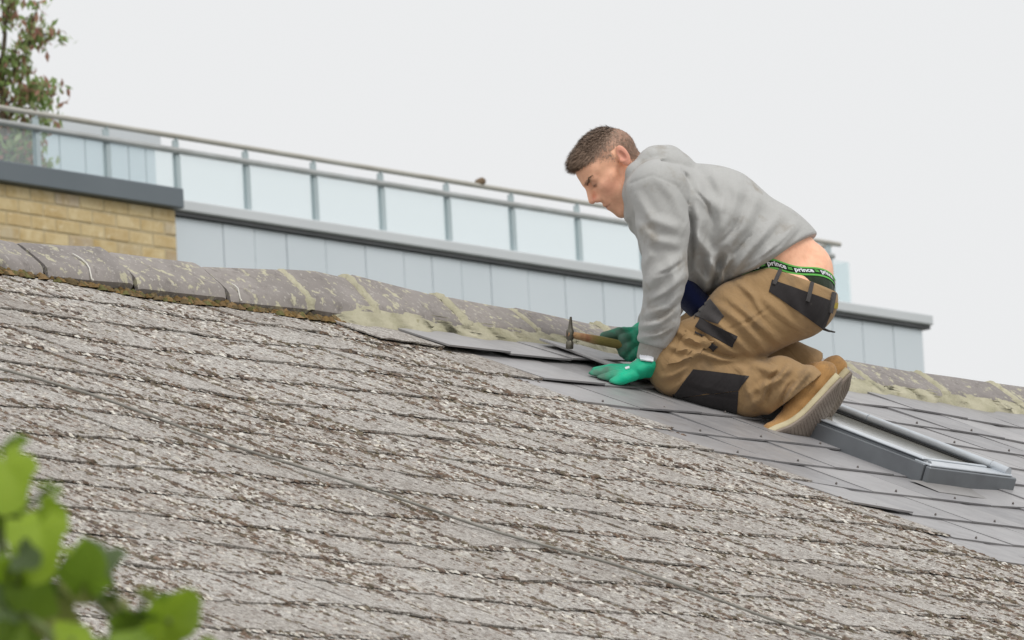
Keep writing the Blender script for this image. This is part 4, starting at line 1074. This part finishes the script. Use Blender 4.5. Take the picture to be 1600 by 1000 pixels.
# ---- trousers
TFOLD = [([(1110, 470), (1150, 500), (1190, 545)], 4, 7), ([(1130, 462), (1175, 500), (1215, 535)], 3.5, 7), ([(1098, 488), (1135, 520), (1168, 552)], 4, 6), ([(1085, 505), (1118, 535), (1150, 556)], 4, 6),
         ([(1160, 446), (1205, 480), (1250, 520)], 2.5, 8), ([(1150, 440), (1172, 462), (1188, 490)], 4, 6), ([(1200, 480), (1170, 500), (1120, 520)], -1.8, 3), ([(1225, 440), (1240, 480), (1250, 510)], 2, 9),
         ([(1050, 512), (1075, 530), (1110, 536)], 5, 6), ([(1040, 540), (1066, 546), (1092, 552)], 5, 6), ([(1048, 565), (1072, 560), (1100, 548)], 5, 6), ([(1030, 590), (1050, 585), (1078, 566)], 4, 6),
         ([(1100, 545), (1125, 556), (1160, 560)], -5, 5), ([(1090, 552), (1120, 560), (1175, 564)], 4, 6), ([(1036, 612), (1060, 600), (1076, 580)], 3, 6)]
CFOLD = [([(1170, 566), (1200, 580), (1240, 578)], 4, 8), ([(1230, 566), (1216, 590), (1170, 612)], 6, 7), ([(1262, 574), (1240, 596), (1222, 632)], 6, 7), ([(1250, 584), (1228, 604), (1210, 640)], -6, 5), ([(1200, 590), (1184, 620), (1166, 640)], 5, 7),
         ([(1160, 590), (1168, 620), (1160, 645)], 4, 7), ([(1285, 586), (1262, 604), (1240, 622)], 4, 6), ([(1225, 568), (1200, 592), (1190, 628)], -5, 5), ([(1060, 598), (1100, 612), (1150, 622)], -2, 4), ([(1140, 566), (1160, 580), (1162, 600)], 3, 7)]
WA, WB = J(1204, 425), J(1303, 459)
wn = nrm([-(WB-WA)[1], (WB-WA)[0], 0]); wn = wn if wn[1] > 0 else -wn; wn = nrm(wn+np.array([0, 0, -.05]))
def leg_near(p): return chain(p, LEGN, .02)
def shin_near(p):
    d = chain(p, SHIN, .02)
    return d
def trousers_sdf(p):
    d = hips(p)
    a = smin(leg_near(p), cone(p, J(1150, 480, -.12), J(1210, 462, -.10), R_(42), R_(52)), .03); b = chain(p, LEGF, .02)
    d = smin(d, smin(a, b, .01), .035)
    d = smin(d, cone(p, J(1075, 540, -.155), J(1060, 572, -.155), R_(40), R_(46)), .02)
    d = folds(p, d, TFOLD)
    d = d + .004*np.exp(-(p[..., 2]/.016)**2)*np.clip((p[..., 0]-.22)/.05, 0, 1)
    s = folds(p, chain(p, SHIN, .02), CFOLD)
    s = s - .0022*np.sin(p[..., 0]*70+p[..., 1]*40+2*np.sin(p[..., 2]*30))*np.clip((p[..., 0]+.0)/.1, 0, 1)
    s2 = chain(p, SHINF, .02) - .003*np.sin(p[..., 0]*60+p[..., 1]*50)
    # open hems at the ankles
    for ss, q0, dx, dy in ((0, J(1250, 607, -.165), 0, 0), (1, J(1268, 590, .15), 0, 0)):
        n_ = nrm([.61, -.79, .0]) if ss == 0 else nrm([.75, -.55, 0])
        cut = (p-q0.astype(np.float32))@n_.astype(np.float32)
        ins = chain(p, [(1226, 606, -.165, 28), (1262, 615, -.165, 36), (1290, 622, -.165, 40)] if ss == 0 else [(1238, 580, .15, 28), (1274, 589, .15, 36), (1300, 596, .15, 40)], .01)
        if ss == 0: s = smax(smax(s, cut, .004), -ins, .004)
        else: s2 = smax(smax(s2, cut, .004), -ins, .004)
    d = smin(d, smin(s, s2, .005), .010)
    d = smax(d, (p-WA.astype(np.float32))@wn.astype(np.float32), .004)
    # nothing below the slates
    return smax(d, -rooflocal(p), .004)
_n = np.array([RN@CR, RN@CU, -(RN@CF)]); _q = np.array([(Q0-PO)@CR, (Q0-PO)@CU, -((Q0-PO)@CF)])
def rooflocal(p): return (p-_q.astype(np.float32))@_n.astype(np.float32) - .006
lo = np.minimum(J(995, 690, .30), J(1330, 395, -.30)); hi = np.maximum(J(995, 690, .30), J(1330, 395, -.30))
v, f = surface(trousers_sdf, lo, hi, .0040)
trousers = fast_mesh('work_trousers', v, f, M_KHAKI, person)
tag(trousers, 'khaki work trousers with black reinforcement patches')
TS = trousers_sdf
# black seat yoke, waistband loops, pockets and knee reinforcement
def PJ(*pts): return [J(*q) for q in pts]
patch('seat_patch', TS, PJ((1203, 438, -.19), (1300, 472, -.03), (1283, 514, -.07), (1198, 456, -.19)), 26, 12, M_BLACK, trousers, .003, .006)
patch('seat_patch', TS, PJ((1300, 472, -.03), (1296, 470, .10), (1280, 512, .10), (1285, 513, -.05)), 16, 12, M_BLACK, trousers, .003, .006)
for a, b in (((1216, 425, -.175), (1206, 446, -.19)), ((1264, 443, -.125), (1257, 471, -.14)), ((1298, 458, -.035), (1292, 488, -.05))):
    a = np.array(a); b = np.array(b); w = np.array([4., 1.5, .010])
    patch('belt_loop', TS, PJ(a-w*.6, a+w*.6, b+w*.6, b-w*.6), 4, 10, M_DARK, trousers, .008, .006)
patch('pocket_flap', TS, PJ((1108, 468, -.16), (1128, 494, -.20), (1118, 506, -.20), (1078, 492, -.19)), 14, 12, M_DARK, trousers, .0035, .006)
patch('pocket_flap', TS, PJ((1092, 497, -.20), (1148, 526, -.21), (1140, 543, -.21), (1084, 511, -.20)), 18, 10, M_BLACK, trousers, .0035, .006)
patch('cargo_pocket', TS, PJ((1072, 514, -.19), (1112, 533, -.21), (1084, 556, -.21), (1042, 568, -.20)), 22, 18, M_KHAKI, trousers, .009, .010)
patch('pocket_tab', TS, PJ((1085, 518, -.20), (1098, 523, -.20), (1094, 530, -.20), (1082, 526, -.20)), 5, 5, M_BLACK, trousers, .013, .006)
patch('pocket_tab', TS, PJ((1108, 534, -.21), (1119, 541, -.21), (1112, 547, -.21), (1104, 541, -.21)), 5, 5, M_BLACK, trousers, .006, .006)
patch('knee_patch', TS, PJ((1080, 576, -.235), (1166, 587, -.235), (1150, 609, -.235), (1048, 620, -.20)), 30, 16, M_BLACK, trousers, .0035, .006)
patch('knee_patch', TS, PJ((1046, 622, -.20), (1150, 610, -.235), (1148, 649, -.19), (1100, 640, -.17)), 30, 14, M_DARK if False else M_BLACK, trousers, .0028, .006)
# leather tab and loose thread at the seat
patch('leather_tab', TS, PJ((1298, 474, -.03), (1304, 473, -.005), (1303, 482, -.005), (1297, 481, -.03)), 4, 4, simple('yellow_tab_mat', (.45, .34, .05), None, 40, .7), trousers, .006, .004)
MB().tube([J(1284, 513, -.02), J(1294, 517, -.02), J(1304, 519, -.03)], [.004, .003, .002], 6).build('strap_end', M_DARK, trousers, True)

# ---- waistband of the underpants with its lettering
bandc = [(1140, 447, -.165), (1175, 428, -.185), (1205, 417, -.18), (1232, 417, -.165), (1260, 423, -.135), (1284, 433, -.09), (1300, 442, -.045), (1306, 448, .0), (1304, 452, .05), (1292, 455, .10), (1268, 455, .15), (1236, 452, .18)]
def spline(pts, n):
    P_ = np.array([J(*q) for q in pts]); t = np.linspace(0, len(P_)-1, n); out = []
    for x in t:
        i = min(int(x), len(P_)-2); u = x-i; p0, p1, p2, p3 = P_[max(i-1, 0)], P_[i], P_[i+1], P_[min(i+2, len(P_)-1)]
        out.append(.5*((2*p1)+(p2-p0)*u+(2*p0-5*p1+4*p2-p3)*u*u+(3*p1-p0-3*p2+p3)*u**3))
    return np.array(out)
def hips_skin(p): return smin(torso(p, -9), hips(p, -5.5), .03)
bc = snap(hips_skin, spline(bandc, 90), .004)
axv = nrm(np.array([.32, -.95, 0]))                       # down the body
g = np.stack([bc + axv*a for a in np.linspace(-.0125, .0125, 7)], 1)
gs = snap(hips_skin, g, .0045)
M_BAND = cloth('dark_green_band_mat', (.012, .03, .014), (.016, .04, .018), (.03, .05, .03), 30, .6, .8)
M_LIME = simple('lime_edge_mat', (.14, .52, .10), (.12, .45, .09), 60, .8); M_LET = simple('white_letter_mat', (.80, .82, .86), (.74, .76, .82), 60, .8)
pants = sheet('underpants', hips_skin, np.stack([bc + axv*a for a in np.linspace(.010, .055, 8)], 1), cloth('black_cotton_mat', (.02, .028, .018), (.03, .04, .025), (.04, .10, .03), 22, .55, .7), person, .0032, .003)
band = sheet('waistband', hips_skin, g, M_BAND, pants, .0045, .004)
gn = grad(hips_skin, gs)
arc = np.concatenate([[0], np.cumsum(np.linalg.norm(np.diff(gs[:, 3], axis=0), axis=1))])
def on_band(u, v_, off=.0012):
    """u metres along the band, v_ -0.5..0.5 across it, up positive"""
    i = np.clip(np.interp(u, arc, np.arange(len(arc))), 0, len(arc)-1.001); k = int(i); a = i-k; j = np.clip((.5-v_)*6, 0, 5.999); m_ = int(j); b_ = j-m_
    p = (gs[k, m_]*(1-a)+gs[k+1, m_]*a)*(1-b_) + (gs[k, m_+1]*(1-a)+gs[k+1, m_+1]*a)*b_
    return p + gn[k, m_]*off
for v0, v1, nm in ((.36, .56, 'band_edge'), (-.66, -.46, 'band_edge')):
    vv = []; ff = []
    for i in range(120):
        u = arc[-1]*i/119; vv += [on_band(u, v0) + axv*0, on_band(u, min(v1, .5)) - axv*max(0, v1-.5)*.025]
    if v0 < 0:
        vv = []
        for i in range(120): u = arc[-1]*i/119; e_ = on_band(u, -.5); vv += [on_band(u, -.40), e_ + axv*.003]
    ff = [(2*i, 2*i+1, 2*i+3, 2*i+2) for i in range(119)]
    mesh_obj(nm, vv, ff, M_LIME, band, True)
def word(txt, u0, height, vc):
    c = bpy.data.curves.new('t', 'FONT'); c.body = txt; c.size = 1; c.offset = .028; c.resolution_u = 3
    o = bpy.data.objects.new('t', c); COL.objects.link(o)
    dg = bpy.context.evaluated_depsgraph_get(); me = bpy.data.meshes.new_from_object(o.evaluated_get(dg)); bpy.data.objects.remove(o); bpy.data.curves.remove(c)
    bm = bmesh.new(); bm.from_mesh(me); bpy.data.meshes.remove(me); bmesh.ops.triangulate(bm, faces=bm.faces[:]); bm.verts.ensure_lookup_table(); bm.verts.index_update()
    V = [on_band(u0 + w.co.x*height, vc + w.co.y*height/.025, .0024) for w in bm.verts]; F = [[w.index for w in q_.verts] for q_ in bm.faces]; wd = max(w.co.x for w in bm.verts)*height; bm.free()
    mesh_obj('lettering', V, F, M_LET, band); return wd
def u_of(px):
    xs_ = np.array([project(PO + CR*q_[0] + CU*q_[1] - CF*q_[2])[0] for q_ in gs[:60, 3]]); return float(np.interp(px, xs_[:np.argmax(xs_)+1], arc[:np.argmax(xs_)+1]))
u1 = u_of(1241); wd = word('prince', u1, .0205, -.19); pitch_ = wd + .022
for k in (-2, -1, 1, 2):
    if 0 < u1+k*pitch_ and u1+k*pitch_+wd < arc[-1]: word('prince', u1+k*pitch_, .0205, -.19)
for k in (-2, -1, 0, 1, 2):
    u = u1+k*pitch_+wd+.005
    if u < 0 or u+.014 > arc[-1]: continue
    for va in (-.10, .08):
        vv = [on_band(u+a, va+b_, .0022) for a in (0, .006, .012) for b_ in (0, .12)]
        mesh_obj('band_bar', vv, [(0, 1, 3, 2), (2, 3, 5, 4)], M_LIME, band)

# ---- gloves
def glove_mat(name, worn_at, worn_rad, amount):
    m = NT(name); co = m.pos('object'); c = m.mix(m.ramp(m.noise(co, 14, 4), (.4, 0.), (.62, 1.)), (.0, .52, .29), (.01, .43, .24))
    d = m.n('VectorMath', operation='DISTANCE'); m.l(co, d.inputs[0]); d.inputs[1].default_value = tuple(worn_at)
    near = m.ramp(m.math('ADD', m.math('DIVIDE', d.outputs['Value'], worn_rad), m.math('MULTIPLY', m.noise(co, 40, 4), .6)), (.55, amount), (1.15, 0.))
    c = m.mix(near, c, (.10, .15, .12)); m.color(c); m.rough(.6, .35); m.bump(m.noise(co, 160, 3), .35, .003); return m.m
GL = dict(kz=2.1, palm=[(1011, 570, -.178, 15), (996, 577, -.184, 13.5), (979, 581, -.186, 9.5)],
          f=[[(988, 585, -.222, 9.5), (972, 590, -.232, 9), (957, 597, -.238, 8)], [(980, 583, -.206, 9.5), (958, 587, -.212, 9), (937, 592, -.214, 7.5)],
             [(977, 579, -.184, 9.5), (950, 581, -.188, 9), (925, 585, -.190, 7.5)], [(979, 577, -.162, 9.5), (954, 577, -.160, 9), (930, 580, -.158, 7.5)],
             [(1000, 577, -.150, 9.5), (984, 578, -.128, 9), (966, 577, -.112, 7.5)]])
def glove_sdf(G_):
    def fn(p):
        d = chain(p, G_['palm'], .012, G_['kz'])
        for c in G_['f']: d = smin(d, chain(p, c, .004), .0028)
        if 'cuff' in G_: d = smin(d, chain(p, G_['cuff'], .01), .006)
        return d
    return fn
GL['cuff'] = [(1013, 563, -.178, 19.5), (1011, 571, -.178, 19)]
allp = GL['palm']+[q_ for c in GL['f'] for q_ in c]
gfn = glove_sdf(GL); gl_l = lambda p: smax(gfn(p), -rooflocal(p)-.0, .003)
glove = blob('glove', gl_l, allp, .05, .0028, glove_mat('worn_green_glove_mat', J(936, 596, -.2), .105, .85), person)
tag(glove, 'bright green glove pressed flat on the slates')
patch('glove_label', gfn, PJ((1000, 555, -.215), (1018, 557, -.22), (1016, 566, -.22), (999, 564, -.215)), 6, 4, M_LET, glove, .006, .004)
patch('glove_label', gfn, PJ((975, 574, -.17), (982, 572, -.17), (982, 575, -.17), (976, 577, -.17)), 3, 3, M_LET, glove, .002, .002)
GR = dict(kz=1.35, palm=[(1004, 526, .135, 18), (992, 532, .120, 19), (984, 538, .115, 17)],
          f=[[(992, 520, .112, 9.5), (968, 520, .085, 8.5), (944, 525, .088, 6.5)],                                   # index along the handle
             [(990, 527, .100, 9.5), (976, 530, .074, 9), (971, 541, .078, 8.5), (976, 549, .100, 7.5)],
             [(994, 536, .098, 9.5), (982, 542, .072, 9), (975, 550, .078, 8.5), (980, 556, .100, 7.5)],
             [(1000, 544, .098, 9), (992, 552, .074, 8.5), (984, 557, .082, 8), (988, 558, .104, 7)],
             [(994, 522, .140, 9.5), (976, 520, .146, 9), (958, 526, .128, 7.5)]])
GR['cuff'] = [(1006, 522, .14, 20), (1002, 526, .137, 20)]
allp = GR['palm']+[q_ for c in GR['f'] for q_ in c]
blob('glove', glove_sdf(GR), allp, .05, .0028, glove_mat('dirty_green_glove_mat', J(958, 536, .08), .125, .9), person)

# ---- boots
M_NUB = cloth('tan_nubuck_mat', (.44, .245, .095), (.37, .205, .08), (.18, .12, .07), 20, .50, .72, bump=.3, rough=.85)
M_MID = simple('cream_midsole_mat', (.62, .55, .36), (.50, .43, .27), 25, .75, .15, 120); M_SOLE = simple('brown_outsole_mat', (.27, .22, .185), (.33, .275, .23), 30, .85, .5, 220)
def boot(dx, dy, dw, tw):
    cl = [(1196, 673, -.262), (1206, 668, -.256), (1229, 660, -.246), (1250, 645, -.236), (1266, 628, -.226), (1285, 608, -.216), (1299, 593, -.208), (1306, 586, -.204)]
    hwid = [.041, .046, .050, .049, .043, .040, .040, .030]
    wq = np.array([[.020, -.050, -.080], [.032, -.045, -.083], [.036, -.030, -.088], [.016, -.012, -.098]])   # across the sole, away from the camera, toe to heel
    C_ = np.array([J(x+dx, y+dy, w+dw) for x, y, w in cl]); n = 34; t = np.linspace(0, len(C_)-1, n)
    C_ = np.stack([np.interp(t, np.arange(len(cl)), C_[:, i]) for i in range(3)], 1)
    for _ in range(3): C_[1:-1] = (C_[:-2]+2*C_[1:-1]+C_[2:])/4
    H_ = np.interp(t, np.arange(len(cl)), hwid); e_ = np.clip(np.minimum(np.arange(n)/3., (n-1-np.arange(n))/3.), .5, 1)**.5; H_ = H_*e_
    tan = np.gradient(C_, axis=0); tan /= np.linalg.norm(tan, axis=1, keepdims=True)
    wv = np.stack([np.interp(np.linspace(0, 3, n), range(4), wq[:, i]) for i in range(3)], 1); wv /= np.linalg.norm(wv, axis=1, keepdims=True)
    nn_ = np.cross(tan, wv); nn_ /= np.linalg.norm(nn_, axis=1, keepdims=True)          # out of the sole
    if nn_[n//2]@np.array([1, -1, 0]) < 0: nn_ = -nn_
    wv_ = np.cross(nn_, tan); wv_ *= np.sign((wv_*wv).sum(1))[:, None]
    C_ = C_ + wv_*(H_*.95)[:, None]                                   # the drawn line is the sole's near edge
    def layer(a, b, grow, bev):
        v = []
        for i in range(n):
            h = H_[i]+grow
            for s_, d_ in ((-h+bev, a), (-h, a+bev), (-h, b-bev), (-h+bev, b), (h-bev, b), (h, b-bev), (h, a+bev), (h-bev, a)): v.append(C_[i]+wv_[i]*s_+nn_[i]*d_)
        f = [(i*8+k, i*8+(k+1) % 8, (i+1)*8+(k+1) % 8, (i+1)*8+k) for i in range(n-1) for k in range(8)] + [tuple(range(8)), tuple(range((n-1)*8, n*8))[::-1]]
        return v, f
    up = [C_[3]-nn_[3]*.018, C_[10]-nn_[10]*.026, C_[17]-nn_[17]*.040, C_[24]-nn_[24]*.046, C_[30]-nn_[30]*.040]
    rad = [.026, .034, .040, .038, .033]
    ank = J(1250+dx, 598+dy, -.172+dw*.98)
    lx = [C_[i]-nn_[i]*.02 for i in (14, 20, 26)]
    def fn(p):
        d = None
        for i in range(4):
            q_ = cone(p, up[i], up[i+1], rad[i], rad[i+1]); d = q_ if d is None else smin(d, q_, .012)
        d = smin(d, ell(p, C_[6]-nn_[6]*.010, (.046, .043, .030), np.stack([tan[6], wv_[6], nn_[6]], 1)), .012)
        d = smin(d, ell(p, C_[3]-nn_[3]*.012, (.032, .042, .027), np.stack([tan[3], wv_[3], nn_[3]], 1)), .012)
        d = smin(d, cone(p, up[3], ank, .040, .036), .02)
        d = smin(d, cone(p, (up[2]+up[3])/2 - nn_[20]*.02, ank, .034, .034), .02)
        # sole plane
        for i in (6, 14, 22, 29):
            d = np.where(np.abs((p-C_[i].astype(np.float32))@tan[i].astype(np.float32)) < .04, smax(d, (p-(C_[i]).astype(np.float32))@nn_[i].astype(np.float32), .004), d)
        return d + .0012*np.sin(p[..., 0]*150)*np.sin(p[..., 1]*120)
    pts_ = np.array(up+[ank]); v, f = surface(fn, pts_.min(0)-.07, pts_.max(0)+.07, .0042)
    b_ = fast_mesh('boot', v, f, M_NUB, person)
    v, f = layer(-.012, .006, .0, .003); mesh_obj('midsole', v, f, M_MID, b_, True, 50)
    v, f = layer(.0065, .014, .002, .002); mesh_obj('outsole', v, f, M_SOLE, b_, True, 50)
    tr_ = MB()                                                         # tread bars
    for i in range(2, n-2, 1):
        h = H_[i]*.86; a_ = C_[i]+nn_[i]*.0142
        tr_.box((-.0016, -h, 0), (.0016, h, .0010), (tan[i], wv_[i], nn_[i]), a_)
    tr_.build('tread', M_SOLE, b_)
    return b_
boot(0, 0, 0, 0); boot(21, -8, .25, 0)

# ---------------------------------------------------------------- hammer held in his right hand
hw_ = .0
hp0, hp1 = J(893, 523, hw_+.012), J(1004, 546, .10)
ham = empty('hammer', PM); tag(ham, 'claw-less cross-peen hammer with a wooden handle held in the far gloved hand', 'hammer')
def wood():
    m = NT('hammer_handle_mat'); co = m.pos('object'); c = m.mix(m.ramp(m.noise(co, 40, 5, .6), (.4, 0.), (.62, 1.)), (.52, .33, .17), (.36, .17, .09))
    x = m.n('SeparateXYZ'); m.l(co, x.inputs[0]); g_ = m.math('ADD', x.outputs[0], m.math('MULTIPLY', m.noise(co, 60, 3), .03))
    c = m.mix(m.ramp(m.math('ADD', g_, .5), (.165+.0, 0.), (.19, 1.)), c, (.26, .22, .07)); m.color(c); m.rough(.6, .3); return m.m
ax_ = nrm(hp1-hp0)
MB().tube([hp0-ax_*.012, hp0+ax_*.02, hp0+ax_*.07, hp0+ax_*.12, hp0+ax_*.165, hp1], [.0085, .0095, .0120, .0125, .0110, .012], 12).build('handle', wood(), ham, True, 50)
hd0 = hp0 - ax_*.004; hy_ = nrm(np.array([.04, 1, -.02]))
hm_ = MB(); rows_ = [(-.038, .0085, .0085), (-.036, .0100, .0105), (-.020, .0100, .0105), (-.016, .0070, .0075), (-.010, .0100, .010), (.010, .0105, .010), (.014, .0075, .0085), (.030, .0048, .0085), (.046, .0028, .0085)]
v = []; nseg_ = 12; xa = nrm(np.cross(hy_, [0, 0, 1])); za_ = np.cross(xa, hy_)
for h, rx, rz in rows_:
    v += [hd0 + hy_*h + xa*rx*math.cos(2*math.pi*k/nseg_) + za_*rz*math.sin(2*math.pi*k/nseg_) for k in range(nseg_)]
f = [(i*nseg_+k, i*nseg_+(k+1) % nseg_, (i+1)*nseg_+(k+1) % nseg_, (i+1)*nseg_+k) for i in range(len(rows_)-1) for k in range(nseg_)] + [tuple(range(nseg_))[::-1], tuple(range((len(rows_)-1)*nseg_, len(rows_)*nseg_))]
hm_.add(v, f).build('head', simple('worn_steel_mat', (.20, .185, .15), (.12, .11, .09), 60, .45, .2, 150, metal=.7), ham, True, 45)

# ---------------------------------------------------------------- loose new slate being slid into place
def loose(name, x0, y0, lift0, x1, y1, lift1, x2, y2, lift2, label):
    """a slate given by three of its corners as pixels on the roof, each raised by a lift"""
    def q(x, y, l): s, t = st_of(x, y); return APEX+s*RD+t*DD+RN*l
    a, b, c = q(x0, y0, lift0), q(x1, y1, lift1), q(x2, y2, lift2)
    ex = nrm(b-a); ez = nrm(np.cross(ex, c-a)); ez = ez if ez[2] > 0 else -ez; ey = np.cross(ez, ex)
    lx, ly = np.linalg.norm(b-a), abs((c-a)@ey); sg = np.sign((c-a)@ey)
    o = MB().box((0, min(0, ly*sg), -.006), (lx, max(0, ly*sg), 0), bev=.0012).build(name, M_NEW); o.matrix_world = frame(a, ex, ey, ez); tag(o, label, 'slate')
    return o
loose('loose_slate', 838, 545, .03, 1000, 606, .03, 925, 552, .012, 'loose new grey slate tilted up beside the green gloves and hammer')
